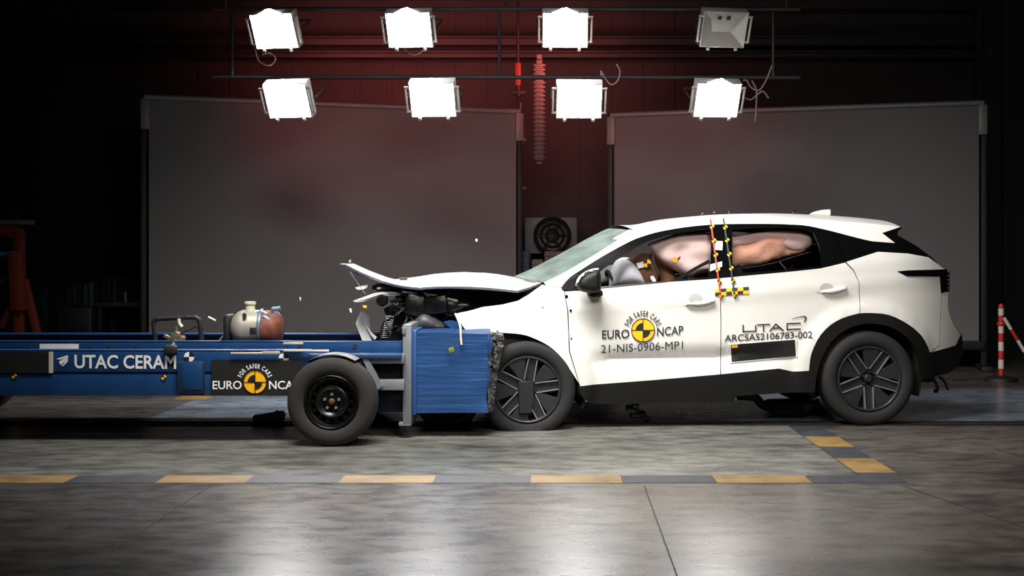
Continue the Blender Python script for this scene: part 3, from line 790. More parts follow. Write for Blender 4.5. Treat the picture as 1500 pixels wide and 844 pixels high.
# wheel housings (dark half barrels)
def housing(s, zc, r_, a0, a1, mir):
    bm = B(); V = lathe(bm, [(r_, .045), (r_, .52), (0.02, .54)], 40, c=(s, 0, zc), a0=R(a0), a1=R(a1))
    if mir:
        for v in bm.verts: v.co.y = CW - v.co.y
    cp('wheel_housing', bm, M_dark)
for mir_ in (0, 1):
    housing(S_REAR, .36, .43, -20, 200, mir_); housing(0.03, .33, .42, -25, 175, mir_)

# ---- underbody
M_under = mat('underbody black', (15, 15, 16), .7, 0, .3, 10)
bm = B(); box(bm, (.98, CW / 2, .30), (1.2, CW - .26, .12), bev=.02); box(bm, (1.9, CW / 2, .42), (.9, CW - .3, .1), bev=.02); box(bm, (2.9, CW / 2, .40), (.7, CW - .6, .22), bev=.03)
box(bm, (.2, CW / 2, .40), (.6, .9, .1), bev=.02)
cp('floor_pan', bm, M_under)
bm = B()
ex = smoothpts([cpt(x, y, lf=.55) for x, y in ((1080, 580), (1105, 582), (1118, 594), (1140, 600), (1175, 598), (1200, 590))], 5)
tube(bm, ex, .035, 10); box(bm, cpt(1152, 596, lf=.6), (.32, .3, .1), bev=.04); cp('exhaust', bm, M_under)
bm = B(); tube(bm, [(S_REAR - .05, .2, .34), (S_REAR - .12, .5, .32), (S_REAR - .12, CW - .5, .32), (S_REAR - .05, CW - .2, .34)], .045, 10); tube(bm, [(S_REAR, .15, .35), (S_REAR - .55, .3, .36)], .03, 8); cp('rear_axle', bm, M_under)
bm = B()
for x, y, sx, sz in ((926, 600, .10, .05), (934, 607, .12, .05), (944, 612, .07, .035), (930, 593, .05, .05)): box(bm, cpt(x, y, lf=.35), (sx, .1, sz), rot=(0, R(20 * (x % 3 - 1)), 0), bev=.008)
cp('hanging_bracket', bm, M_mess)
bm = B(); tube(bm, smoothpts([cpt(x, y, lf=.5) for x, y in ((1362, 548), (1370, 560), (1374, 572))], 4), .012, 8); tube(bm, smoothpts([cpt(x, y, lf=.5) for x, y in ((1376, 552), (1384, 560), (1388, 571))], 4), .010, 8); box(bm, cpt(1371, 573, lf=.5), (.03, .03, .03), bev=.005)
cp('tow_hook_cable', bm, M_mess)

# ---- interior
bm = B(); box(bm, (.62, CW / 2, .92), (.42, CW - .42, .26), bev=.06); box(bm, (.42, CW / 2, .8), (.2, CW - .4, .5), bev=.04); cp('dashboard', bm, M_dark)
for mir_ in (0, 1):
    bm = B(); y = .12 if not mir_ else CW - .12
    box(bm, (1.02, y, .72), (1.0, .06, .56), bev=.02); box(bm, (2.0, y, .78), (.9, .06, .56), bev=.02); cp('door_trim', bm, M_dark)
def seat(y, s0, wd, tilt, name='seat'):
    bm = B(); box(bm, (s0 - .2, y, .56), (.52, wd, .16), bev=.05)
    cp('seat_cushion', bm, M_seat)
    bm = B(); box(bm, (s0 + .12, y, .92), (.15, wd, .62), rot=(0, R(tilt), 0), bev=.055); cp('seat_backrest', bm, M_seat)
    bm = B(); box(bm, (s0 + .24, y, 1.30), (.09, min(.3, wd), .17), rot=(0, R(tilt), 0), bev=.035); cp('headrest', bm, M_seat)
seat(.50, 1.42, .48, 20); seat(CW - .50, 1.42, .48, 20); seat(CW / 2, 2.28, 1.25, 22)
bm = B(); box(bm, (2.72, CW / 2, .98), (.75, CW - .5, .04), bev=.01); cp('parcel_shelf', bm, M_dark)
bm = B(); lathe(bm, [(.185 + .016 * math.cos(a), .016 * math.sin(a)) for a in [2 * math.pi * i / 10 for i in range(11)]], 32, axis='X')
lathe(bm, [(.0, .02), (.06, .015), (.07, -.02), (0, -.03)], 16, axis='X'); box(bm, (0, 0, 0), (.02, .36, .03))
bmesh.ops.rotate(bm, cent=(0, 0, 0), matrix=Matrix.Rotation(R(-24), 3, 'Y'), verts=bm.verts); bmesh.ops.translate(bm, vec=(.74, .50, 1.0), verts=bm.verts); cp('steering_wheel', bm, M_dark)
# airbags
pillow('airbag', curve2([(892, 420), (894, 398), (901, 383), (913, 377), (927, 380), (937, 393), (945, 408), (950, 420), (920, 424), (892, 420)], 3)[:-1], .42, .20, M_bag, car, step=.03, wr=.012, seed=3)['label'] = 'white steering wheel airbag'
pillow('airbag', curve2([(872, 418), (874, 402), (884, 392), (900, 388), (905, 400), (903, 420), (872, 418)], 3)[:-1], .75, .16, mat('airbag grey', (120, 120, 124), .85, 0, .08, 9, .2, 14), car, step=.03, wr=.01, seed=5)['label'] = 'grey knee airbag behind the mirror'
pillow('curtain_airbag', curve2([(948, 358), (958, 354), (988, 343.5), (1010, 341), (1029.5, 340), (1040, 343), (1046, 353), (1046, 380), (1042, 400), (1036, 400), (1023, 401.5), (1013, 407), (1003, 403.5), (996, 400), (980, 392), (963, 381), (951.6, 363), (948, 358)], 3)[:-1], .34, .08, M_pink, car, step=.024, wr=.03, seed=1, width=.10)['label'] = 'pink curtain airbag in front window'
pillow('curtain_airbag', curve2([(1066, 343), (1085, 346), (1100, 341), (1120, 340), (1150, 339), (1180, 341), (1188, 348), (1189, 358), (1176, 370), (1154, 376), (1130, 383), (1118, 387), (1100, 388), (1066, 388), (1066, 343)], 3)[:-1], .34, .06, M_orange_bag, car, step=.024, wr=.04, seed=2, width=.09)['label'] = 'salmon pink curtain airbag in rear window'
pillow('curtain_airbag', curve2([(1066, 350), (1090, 345), (1120, 340), (1150, 338.5), (1182, 340.5), (1189, 349), (1186, 360), (1170, 366), (1150, 362), (1125, 352), (1100, 356), (1066, 362), (1066, 350)], 3)[:-1], .29, .03, M_pink, car, step=.024, wr=.03, seed=4, width=.07)['label'] = 'pale pink upper fold of rear curtain airbag'
# seat belt
bm = B(); q0 = [cpt(x, y, lf=.14) for x, y in ((982, 412), (1000, 402), (1020, 390), (1046, 376))]; q1 = [cpt(x, y, lf=.14) for x, y in ((992, 412), (1006, 404), (1026, 392), (1046, 383))]
loft(bm, [list(a) for a in zip(q0, q1)]); r_ = bmesh.ops.extrude_face_region(bm, geom=bm.faces[:]); bmesh.ops.translate(bm, vec=(0, .003, 0), verts=[g for g in r_['geom'] if isinstance(g, bmesh.types.BMVert)]); cp('seat_belt', bm, M_dark)

# ---- crushed nose
bm = B()
pr = [cpt(x, y, lf=.45) for x, y in ((551, 501), (557, 484), (564, 466), (572, 450), (578, 440), (590, 431), (604, 424), (620, 422), (650, 424), (700, 426), (745, 428), (772, 430), (760, 440), (735, 446), (705, 450), (690, 458), (690, 477), (602, 477), (592, 500))]
prism(bm, pr, (0, .95, 0)); cp('engine_bay', bm, M_mess)
rnd = random.Random(3)
bm = B(); rb_ = cpt(600, 470, lf=.35)
for (x, y, l, sx, sy, sz, a) in ((612, 448, .34, .22, .3, .16, 12), (640, 446, .3, .18, .25, .14, -8), (665, 452, .36, .2, .25, .1, 20), (585, 462, .4, .14, .2, .18, -25), (577, 488, .44, .2, .2, .12, 5), (628, 464, .42, .2, .2, .12, 30)):
    box(bm, cpt(x, y, lf=l), (sx, sy, sz), rot=(0, R(a), R(a * .7)), bev=.02)
cp('engine_block', bm, M_mess)
bm = B()
for (x, y, l, r_, ln) in ((560, 440, .36, .045, .16), (589, 447, .3, .03, .1), (650, 442, .26, .035, .1), (626, 443, .28, .05, .08)):
    q = cpt(x, y, lf=l); lathe(bm, [(0, -ln / 2), (r_ * .8, -ln / 2), (r_, -ln / 3), (r_, ln / 3), (r_ * .7, ln / 2), (0, ln / 2)], 18, c=q)
cp('pulley', bm, M_mess)
bm = B()
for k in range(16):                                    # headlamp shards, hoses
    x = 555 + 120 * rnd.random(); y = 424 + 50 * rnd.random()
    if x < 572 and y > 445: y = 432
    q = cpt(x, y, lf=.3 + .08 * rnd.random())
    bm = B(); box(bm, q, (.03 + .08 * rnd.random(), .04, .012 + .02 * rnd.random()), rot=(R(rnd.uniform(-30, 30)), R(rnd.uniform(-50, 50)), R(rnd.uniform(-30, 30))), bev=.003)
    cp('broken_fragment', bm, M_messg)
for pts, r_ in ((((600, 424), (612, 420), (618, 426), (640, 432), (660, 430)), .009), (((552, 424), (575, 420), (600, 422), (615, 430)), .02), (((590, 440), (600, 455), (590, 470), (600, 485)), .014), (((640, 430), (655, 445), (650, 465), (662, 480)), .012), (((560, 495), (580, 485), (600, 492), (610, 480)), .01)):
    bm = B(); tube(bm, smoothpts([cpt(x, y, lf=.32 + .02 * (i % 2)) for i, (x, y) in enumerate(pts)], 5), r_, 8); cp('hose', bm, M_mess)
bm = B(); tube(bm, smoothpts([cpt(x, y, lf=.26) for x, y in ((616, 418), (620, 427), (632, 431), (648, 428), (660, 430))], 5), .006, 6); cp('wire', bm, mat('red wire', (150, 40, 30), .5, 0, .1, 20))
# crumpled pipes, brackets and housings between bonnet and barrier
M_alum = mat('cast aluminium', (120, 122, 124), .4, .7, .3, 20, .1, 40); M_wire = mat('orange cable', (170, 84, 24), .5, 0, .1, 20)
for k, (x, y, l, r1_, ln, ax) in enumerate(((603, 440, .27, .034, .09, 'X'), (632, 436, .25, .022, .12, 'X'), (574, 470, .38, .03, .10, 'X'), (655, 456, .29, .026, .09, 'Z'), (590, 478, .36, .024, .08, 'Z'), (679, 447, .24, .016, .08, 'X'))):
    q = cpt(x, y, lf=l); bm = B(); lathe(bm, [(.0, -ln / 2), (r1_ * .7, -ln / 2), (r1_ * .75, -ln * .3), (r1_, -ln * .28), (r1_, ln * .1), (r1_ * .8, ln * .12), (r1_ * .8, ln * .4), (r1_ * .4, ln / 2), (0, ln / 2)], 18, axis=ax, c=q)
    cp('engine_accessory', bm, (M_mess, M_alum, M_mess, M_messg, M_gloss, M_alum)[k])
for k, (pts, r1_) in enumerate(((((566, 470), (578, 462), (584, 448), (598, 444)), .010), (((600, 436), (614, 444), (612, 458), (624, 462)), .012), (((622, 432), (634, 446), (650, 448), (668, 444)), .008), (((644, 452), (660, 462), (672, 458), (684, 450)), .010), (((575, 444), (588, 452), (596, 466), (588, 482)), .008), (((606, 470), (598, 460), (606, 448), (622, 440)), .006), (((572, 485), (580, 478), (592, 484), (598, 474)), .007))):
    bm = B(); tube(bm, smoothpts([cpt(x, y, lf=.22 + .03 * (i % 2)) for i, (x, y) in enumerate(pts)], 6), r1_, 8); cp('hose', bm, (M_gloss, M_messg, M_mess, M_gloss, M_alum, M_wire, M_mess)[k])
for k, (x, y, sx, sz, a) in enumerate(((586, 456, .10, .012, 40), (612, 452, .012, .10, 15), (648, 440, .12, .010, -10), (670, 452, .09, .012, 22), (568, 478, .08, .010, -60), (580, 440, .09, .014, 10), (600, 428, .11, .012, -6), (628, 456, .07, .010, -30))):
    bm = B(); box(bm, cpt(x, y, lf=.24), (sx, .05, sz), rot=(R(10), R(-a), R(8)), bev=.003); cp('bent_bracket', bm, (M_messg, M_mess, M_alum, M_messg)[k % 4])
bm = B(); cr0 = [cpt(x, y, lf=.30) for x, y in ((560, 496), (571, 496), (577, 462), (566, 462))]; prism(bm, cr0, (0, .6, 0))
for k in range(12): tube(bm, [cr0[3].lerp(cr0[0], (k + .5) / 12) + Vector((-.004, -.004, 0)), cr0[2].lerp(cr0[1], (k + .5) / 12) + Vector((.004, -.004, 0))], .004, 6)
cp('radiator', bm, M_mess)
bm = B()                                               # glittering broken bits low on the nose
for k in range(22):
    q = cpt(560 + 30 * rnd.random(), 484 + 14 * rnd.random(), lf=.42); box(bm, q, (.018, .01, .012), rot=(rnd.random() * 3, rnd.random() * 3, rnd.random() * 3))
cp('broken_lens', bm, mat('clear lens shards', (200, 190, 180), .1, .3, .3, 50))
def sheet(name, top, bot, l0, l1, m, nn=5, amp=.0, label=None, parent=None):
    """strip between two pixel polylines, with depth l0..l1 and a crumple"""
    bm = B(); T_ = [cpt(x, y, lf=l0) for x, y in top]; Bt = [cpt(x, y, lf=l0) for x, y in bot]; rows = []
    for k in range(nn + 1):
        u = k / nn
        rows.append([a.lerp(b, u) + Vector((0, amp * noise.noise(Vector((a.x * 9, u * 4, 2))), 0)) for a, b in zip(T_, Bt)])
    V = loft(bm, rows)
    r_ = bmesh.ops.extrude_face_region(bm, geom=bm.faces[:]); bmesh.ops.translate(bm, vec=(0, l1 - l0, 0), verts=[g for g in r_['geom'] if isinstance(g, bmesh.types.BMVert)])
    o = cp(name, bm, m, parent, smooth=35)
    if label: o['label'] = label
    return o
sheet('bumper_skin', [(517, 441), (530, 436), (545, 430.5), (556, 428), (572, 427.5), (590, 429), (606, 431)], [(519, 442.5), (532, 442), (546, 437.5), (560, 432.5), (572, 433), (590, 432.5), (606, 433)], .32, .9, M_white, amp=.03, label='torn white bumper skin')
sheet('fender_rail', [(620, 428), (640, 432), (655, 436), (671, 439.5)], [(622, 434), (640, 437), (655, 440), (670, 442.5)], .24, .3, M_white, label='bent white strip under the bonnet')
sheet('grille_piece', [(520, 421.5), (530, 419), (540, 417)], [(524, 424.5), (532, 424), (537, 422)], .4, .5, M_white)
sheet('bonnet_stay', [(512, 398), (519, 409), (527, 420), (534, 430)], [(513.5, 398), (520.5, 409), (528.5, 420), (536, 431)], .4, .42, M_silver)
sheet('bonnet_lock', [(545, 419), (560, 418), (575, 420), (600, 423)], [(545, 424), (560, 427), (575, 427), (600, 428)], .4, 1.2, M_mess)
bm = B(); pr = [cpt(x, y, lf=.5) for x, y in ((528, 456), (537.5, 465), (537.5, 478), (543, 500), (531, 500), (521, 474), (523, 468))]; prism(bm, pr, (.02, .02, 0)); cp('torn_bumper_panel', bm, mat('dull white plastic', (205, 203, 198), .5, 0, .06, 6)); 
sheet('torn_bumper_edge', [(537, 477), (544, 487), (552, 494)], [(537, 480), (543, 490.5), (549, 498)], .48, .52, M_white)
bm = B(); NO_RECALC.add('x')
dome = [(598, 486), (601, 476), (610, 462), (622, 456), (634, 461), (650, 473), (666, 486)]
pillow('wheel_arch_liner', curve2(dome, 3), .24, .10, M_liner, car, step=.03, power=.6)
sheet('bumper_mount', [(650, 472), (660, 470), (676, 473), (690, 491)], [(664, 484), (668, 485), (676, 485.5), (688, 486)], .12, .2, M_blue, label='blue scraped bracket')
bm = B(); M_torn = mat('pale torn trim', (206, 200, 186), .5, 0, .1, 12)
tube(bm, smoothpts([Vector(((W(x, y, Y) - CO).dot(CU), (W(x, y, Y) - CO).dot(CN), W(x, y, Y).z)) for x, y, Y in ((667, 460, 8.72), (671, 468, 8.55), (674.5, 480, 8.45), (675, 494, 8.44), (676, 505, 8.44))], 4), .008, 8); cp('trim_strip', bm, M_torn)
sheet('wheel_arch_flap', [(712, 486), (730, 488), (750, 490), (766, 493)], [(716, 500), (733, 505), (750, 513), (758, 516)], .10, .16, M_liner)
sheet('bracket', [(733, 504), (737, 505.5), (741, 508)], [(736, 520), (738, 524), (741, 528)], .04, .07, mat('grey bracket', (122, 120, 116), .5, .2, .1, 12))
bm = B()                                               # under-tray hanging below the barrier
lathe(bm, [(.235, 0), (.25, .02), (.25, .12), (.235, .14)], 40, c=cpt(655, 572, lf=.18), a0=R(180), a1=R(360)); cp('splash_shield', bm, mat('blue grey splash shield', (92, 108, 156), .4, .2, .2, 9))
bm = B(); prism(bm, [cpt(x, y, lf=.3) for x, y in ((608, 600), (702, 600), (690, 618), (672, 627), (640, 627), (622, 618))], (0, .5, 0)); box(bm, cpt(648, 612, lf=.26), (.09, .06, .12), bev=.01, mi=0); cp('under_tray', bm, M_under)

# ================================================================== THE DUMMY IN THE DRIVER'S SEAT
dm_loc = car2world(Vector((1.30, .50, .56)))
dummy = empty('crash_test_dummy', dm_loc, 'seated driver dummy in brown clothing behind the airbags', 'dummy', rz=TH)
def skin_obj(name, verts, edges, rads, m, parent, sub=2, root=0):
    me = bpy.data.meshes.new(name); me.from_pydata([Vector(v) for v in verts], edges, []); o = link(name, me, parent)
    me.materials.append(m)
    sk_ = o.modifiers.new('s', 'SKIN'); sk_.use_smooth_shade = True
    for i, r_ in enumerate(rads):
        d = me.skin_vertices[0].data[i]; d.radius = (r_, r_) if not isinstance(r_, tuple) else r_; d.use_root = (i == root)
    o.modifiers.new('u', 'SUBSURF').levels = sub; o.modifiers['u'].render_levels = sub
    return o
# local frame: x back (+) / front (-), y across, z up; origin at the pelvis
DV = [(0, 0, .09), (-.06, 0, .28), (-.12, 0, .46), (-.15, 0, .55), (-.17, 0, .62), (-.19, 0, .70), (-.20, 0, .78),
      (-.13, -.19, .47), (-.34, -.20, .33), (-.52, -.12, .42), (-.13, .19, .47), (-.34, .20, .33), (-.52, .12, .42),
      (-.03, -.11, .07), (-.45, -.14, .12), (-.62, -.13, -.22), (-.74, -.13, -.26), (-.03, .11, .07), (-.45, .14, .12), (-.62, .13, -.22), (-.74, .13, -.26)]
DE = [(0, 1), (1, 2), (2, 3), (3, 4), (4, 5), (5, 6), (2, 7), (7, 8), (8, 9), (2, 10), (10, 11), (11, 12), (0, 13), (13, 14), (14, 15), (15, 16), (0, 17), (17, 18), (18, 19), (19, 20)]
DR = [(.15, .12), (.15, .12), (.17, .11), (.06, .06), (.055, .055), (.085, .085), (.07, .075), .065, .048, .034, .065, .048, .034, .085, .062, .045, .035, .085, .062, .045, .035]
skin_obj('body', DV, DE, DR, M_skin, dummy)
# clothing: shirt with sleeves, trousers (slightly larger skin over the same skeleton)
skin_obj('shirt', DV[0:3] + [DV[7], (-.30, -.2, .36), DV[10], (-.30, .2, .36)], [(0, 1), (1, 2), (2, 3), (3, 4), (2, 5), (5, 6)], [(.17, .14), (.17, .14), (.19, .13), .085, .062, .085, .062], M_shirt, dummy)
skin_obj('trousers', [DV[0], DV[13], DV[14], (-.6, -.13, -.15), DV[17], DV[18], (-.6, .13, -.15)], [(0, 1), (1, 2), (2, 3), (0, 4), (4, 5), (5, 6)], [(.165, .13), .1, .075, .058, .1, .075, .058], M_shirt, dummy)
for sy in (-1, 1):                                      # hands closed on the steering wheel
    hv = [(-.52, sy * .12, .42), (-.57, sy * .12, .44)]; he = [(0, 1)]; hr = [(.03, .022), (.036, .02)]
    for k in range(4):
        b0 = len(hv); z = .47 - .022 * k; L_ = (.030, .036, .033, .026)[k]
        hv += [(-.585, sy * .12, z), (-.61, sy * (.12 - .0 * k), z + .004), (-.622, sy * (.12 - L_ * .7), z), (-.60, sy * (.12 - L_ * 1.3), z)]
        he += [(1, b0), (b0, b0 + 1), (b0 + 1, b0 + 2), (b0 + 2, b0 + 3)]; hr += [.0105, .0095, .009, .0085]
    b0 = len(hv); hv += [(-.555, sy * .095, .455), (-.58, sy * .075, .47), (-.60, sy * .07, .475)]; he += [(0, b0), (b0, b0 + 1), (b0 + 1, b0 + 2)]; hr += [.012, .011, .0095]
    skin_obj('hand', hv, he, hr, M_skin, dummy, sub=1)
for dx, dy, dz, sx in ((0, 0, 0, .012),):               # simple face features moulded in vinyl
    bm = B(); box(bm, (-.295, 0, .72), (.03, .028, .045), bev=.01); box(bm, (-.28, 0, .675), (.02, .05, .012), bev=.004)
    for sy in (-1, 1): box(bm, (-.283, sy * .03, .745), (.012, .022, .01), bev=.003); box(bm, (-.195, sy * .088, .73), (.045, .02, .06), bev=.008)
    finish('face', bm, M_skin, dummy, world=False)
# targets and a white fitting on the dummy's shoulder and arm (placed at the window where they show)
def dpt(x, y, l): return PM[dummy.name].inverted() @ car2world(cpt(x, y, lf=l))
bm = B(); mq = lambda a, b: dpt(a, b, .245)
put_disc(bm, 948, 386, 6, 6, mq, 0, 8, 0, 90); put_disc(bm, 948, 386, 6, 6, mq, 0, 8, 180, 270); put_disc(bm, 948, 386, 6, 6, mq, 1, 8, 90, 180); put_disc(bm, 948, 386, 6, 6, mq, 1, 8, 270, 360)
finish('target_marker', bm, [M_yellow, M_black], dummy, world=False, smooth=0)
bm = B(); prism(bm, [dpt(x, y, .255) for x, y in ((932, 386), (945, 382.5), (945.5, 391), (935, 393.5))], (0, .03, 0)); finish('sensor_block', bm, M_sticker, dummy, world=False, smooth=0)
bm = B(); prism(bm, [dpt(x, y, .22) for x, y in ((953, 406), (957, 404), (961.5, 411), (958, 414), (954, 410))], (0, .03, 0)); finish('elbow_joint', bm, M_sticker, dummy, world=False, smooth=0)
bm = B(); box(bm, dpt(938, 398, .34), (.24, .14, .26), rot=(0, R(-25), 0), bev=.06); finish('arm_sleeve', bm, M_shirt, dummy, world=False)
bm = B(); put_disc(bm, 989, 380.5, 4.5, 4, lambda a, b: cpt(a, b, lf=.235), 0, 8); put_poly(bm, [(992, 380), (996, 375), (997, 377), (994, 382)], lambda a, b: cpt(a, b, lf=.233), 1); finish('target_marker', bm, [M_yellow, M_black], car, world=False, smooth=0)

# ================================================================== THE TROLLEY
TY = 8.25
tro = empty('barrier_trolley', W(200, 655, 8.6).xy.to_3d(), 'long blue flatbed trolley carrying the impact barrier', 'trolley')
def tp(name, bm, m, parent=None, **k): return finish(name, bm, m, parent or tro, world=True, **k)
PM_sub = {}
def z_at(py, Y): return H + (CY - py) * Y / F
def x_at(px, Y): return (px - CX) * Y / F
XLT = x_at(-330, TY)
bm = B()
def channel(bm, x0, x1, z0, z1, Y, d=.12, t=.012, sgn=1, mi=0):
    box(bm, ((x0 + x1) / 2, Y + t / 2 * sgn, (z0 + z1) / 2), (x1 - x0, t, z1 - z0), bev=.003)
    for z in (z0 + t / 2, z1 - t / 2): box(bm, ((x0 + x1) / 2, Y + d / 2 * sgn, z), (x1 - x0, d, t), bev=.003)
zt, zm, zb_ = z_at(513, TY), z_at(547.5, TY), z_at(580, TY)
channel(bm, XLT, x_at(452, TY), zm + .004, zt, TY); channel(bm, XLT, x_at(436, TY), zb_, zm, TY + .004)
tp('side_beam', bm, M_blue)
bm = B(); Y2 = TY + 1.5; channel(bm, XLT, x_at(452, TY), zb_, zt, Y2, sgn=-1); tp('side_beam', bm, M_blue)
bm = B(); box(bm, ((XLT + x_at(590, 8.4)) / 2, TY + .75, zt - .05), (x_at(590, 8.4) - XLT, 1.36, .03), bev=.004)
for k in range(7): box(bm, (XLT + .5 + k * .55, TY + .75, zt - .14), (.08, 1.36, .14), bev=.004)
tp('deck', bm, mat('dark blue deck', (16, 48, 88), .5, 0, .2, 5))
# raised inner rail with round holes
YI = 8.5
bm = B(); channel(bm, XLT, x_at(422, YI), z_at(514, YI), z_at(500, YI), YI, d=.1); channel(bm, x_at(422, YI), x_at(592, YI), z_at(521, YI), z_at(500.5, YI), YI - .02, d=.12)
r1 = tp('inner_rail', bm, M_blue)
bm = B()
for px_ in (45, 133, 163, 202, 440, 520): cyl(bm, W(px_, 507, YI - .004 - (.02 if px_ > 422 else 0)), W(px_, 507, YI + .02), .017, n=14)
tp('rail_hole', bm, M_black)
bm = B(); Y3 = TY + 1.2; channel(bm, XLT, x_at(590, YI), z_at(514, YI), z_at(500, YI), Y3, d=.1, sgn=-1); tp('inner_rail', bm, M_blue)
bm = B()
for a, b_, y in ((338, 410, 517.5), (415, 444, 503.2), (415, 482, 513.8), (384, 410, 516.5)): box(bm, W((a + b_) / 2, y, 8.22), (x_at(b_, 8.22) - x_at(a, 8.22), .02, .012), bev=.002)
tp('edge_strip', bm, mat('pale edge strip', (205, 190, 170), .4, .3, .1, 20))
# signs
mT = lambda x, y: W(x, y, TY - .004); mT2 = lambda x, y: W(x, y, TY - .014); mT3 = lambda x, y: W(x, y, TY - .017)
def slab(name, poly, Y, t, m, label=None):
    bm = B(); prism(bm, [W(x, y, Y) for x, y in poly], (0, t, 0)); o = tp(name, bm, m, smooth=0)
    if label: o['label'] = label
    return o
slab('sign_plate', [(-60, 516), (71, 516), (71, 546), (-60, 546)], TY - .01, .012, M_black, 'plain black plate')
slab('plate_edge', [(71.5, 515.5), (77, 515.5), (77, 546.5), (71.5, 546.5)], TY - .011, .012, mat('cream plate edge', (196, 190, 168), .5, 0, .05, 12))
slab('paper_label', [(58, 504), (115, 504), (115, 513), (58, 513)], YI - .004, .004, M_sticker, 'white paper strip on the rail')
bm = B(); put_text(bm, 'UTAC CERAM', 109, 539, 258, 540, 19, mT, .022)
tp('lettering', bm, M_wtxt, smooth=0); bm = B()
for pts in ([(82, 526), (100, 520), (98, 523.5), (88, 527)], [(86, 530), (100, 521.5), (99.5, 526), (89, 535)], [(90, 537), (100, 524), (99, 530), (93, 536)]): put_poly(bm, pts, mT)
tp('emblem', bm, M_wtxt, smooth=0)
slab('sign_plate', [(310, 527), (446, 528.5), (446, 580), (310, 580)], TY - .012, .014, M_black, 'black sign plate with round yellow emblem')
bm = B(); put_text(bm, 'EURO', 311.5, 570, 354, 570, 12, mT2, .012); tp('lettering', bm, M_wtxt, smooth=0); bm = B(); put_text(bm, 'NCAP', 394, 570, 438, 570, 12, mT2, .012); tp('lettering', bm, M_wtxt, smooth=0); bm = B(); put_arc(bm, 'FOR SAFER CARS', 373.5, 560, 20.5, -72, 72, 6.5, mT2, .022)
tp('lettering', bm, M_wtxt, smooth=0)
bm = None
rd_ = roundel(tro, 373.5, 560, 17.5, mT2, mT3, world=True)
for cx_, cy_ in ((277, 523), (415.5, 525)):
    bm = B(); put_disc(bm, cx_, cy_, 7.5, 7.5, mT, 0, 8, 0, 90); put_disc(bm, cx_, cy_, 7.5, 7.5, mT, 0, 8, 180, 270); put_disc(bm, cx_, cy_, 7.5, 7.5, mT, 1, 8, 90, 180); put_disc(bm, cx_, cy_, 7.5, 7.5, mT, 1, 8, 270, 360)
    finish('target_marker', bm, [M_black, M_wtxt], tro, world=True, smooth=0)
for cx_, cy_ in ((21, 551), (240, 553)):
    bm = B(); put_disc(bm, cx_, cy_, 4, 4, mT, 0, 6, 0, 90); put_disc(bm, cx_, cy_, 4, 4, mT, 0, 6, 180, 270); put_disc(bm, cx_, cy_, 4, 4, mT, 1, 6, 90, 180); put_disc(bm, cx_, cy_, 4, 4, mT, 1, 6, 270, 360)
    finish('target_marker', bm, [M_yellow, M_black], tro, world=True, smooth=0)
bm = B(); box(bm, W(280, 552.5, TY - .02), (x_at(299, TY) - x_at(261, TY), .04, .215), bev=.008)
hb = tp('access_hatch', bm, mat('dark blue hatch rim', (20, 44, 72), .5, 0, .1, 8)); PM['access_hatch_'] = PM[tro.name]
bm = B(); box(bm, W(281, 552, TY - .044), (x_at(296, TY) - x_at(267, TY), .012, .18), bev=.004); tp('hatch_cover', bm, M_blue)
# wheels of the trolley
def trolley_wheel(px_, Yo, far=False):
    p = W(px_, 590, 8.06); loc = Vector((p.x, Yo, .302)) - PM[tro.name].to_translation(); rr = .185
    bm = B()
    lathe(bm, [(rr, .012), (rr - .008, .004), (rr - .014, .01), (rr - .022, .03), (rr - .024, .05)], 56)
    lathe(bm, [(rr - .024, .05), (.150, .055), (.143, .055)], 56); lathe(bm, [(.118, .045), (.11, .03), (.10, .026), (.085, .034), (.072, .05), (.045, .052), (.04, .04), (.0, .04)], 48)
    lathe(bm, [(rr - .02, .11), (.0, .115)], 30)
    for k in range(14):                                  # webs between the vent holes
        a = 2 * math.pi * k / 14; c = Vector((.131 * math.cos(a), .05, .131 * math.sin(a))); box(bm, c, (.034, .008, .022), rot=(0, -a, 0))
    lathe(bm, [(rr - .022, .05), (rr - .03, .2)], 40)
    w = finish('wheel', bm, mat('black steel wheel', (20, 20, 21), .28, .5, .2, 12), tro, world=False); w.location = loc; w.rotation_euler = (0, 0, math.pi if far else 0)
    bm = B(); lathe(bm, tyre_prof(.302, rr, .2), 72); finish('tyre', bm, mat('trolley tyre rubber', (32, 28, 26), .85, 0, .12, 16, .1, 90), w, world=False, smooth=50)
    for k in range(5):
        a = 2 * math.pi * k / 5 + .3; bm = B(); cyl(bm, (.05 * math.cos(a), .03, .05 * math.sin(a)), (.05 * math.cos(a), .055, .05 * math.sin(a)), .010, n=6); finish('wheel_nut', bm, M_silver, w, world=False, smooth=0)
    bm = B(); lathe(bm, [(0, .022), (.014, .024), (.022, .04)], 16); finish('hub_cap', bm, mat('rusty hub', (96, 66, 42), .6, .3, .2, 20), w, world=False)
    return w
for px_ in (484.5, -214):
    trolley_wheel(px_, 8.06); trolley_wheel(px_, TY + 1.5 + .19, True)
bm = B(); 
for px_ in (484.5, -214):
    x = x_at(px_, 8.06); cyl(bm, (x, 8.2, .302), (x, TY + 1.55, .302), .04, n=12); box(bm, (x, TY + .75, .36), (.3, 1.2, .16), bev=.02)
tp('axle', bm, M_black)
bm = B(); c = W(484.5, 590, 8.06); c.z = .302; lathe(bm, [(.318, .03), (.322, .03), (.322, .22), (.318, .22)], 40, c=(c.x, 8.06, .302), a0=R(60), a1=R(118)); tp('mudguard', bm, M_silver)
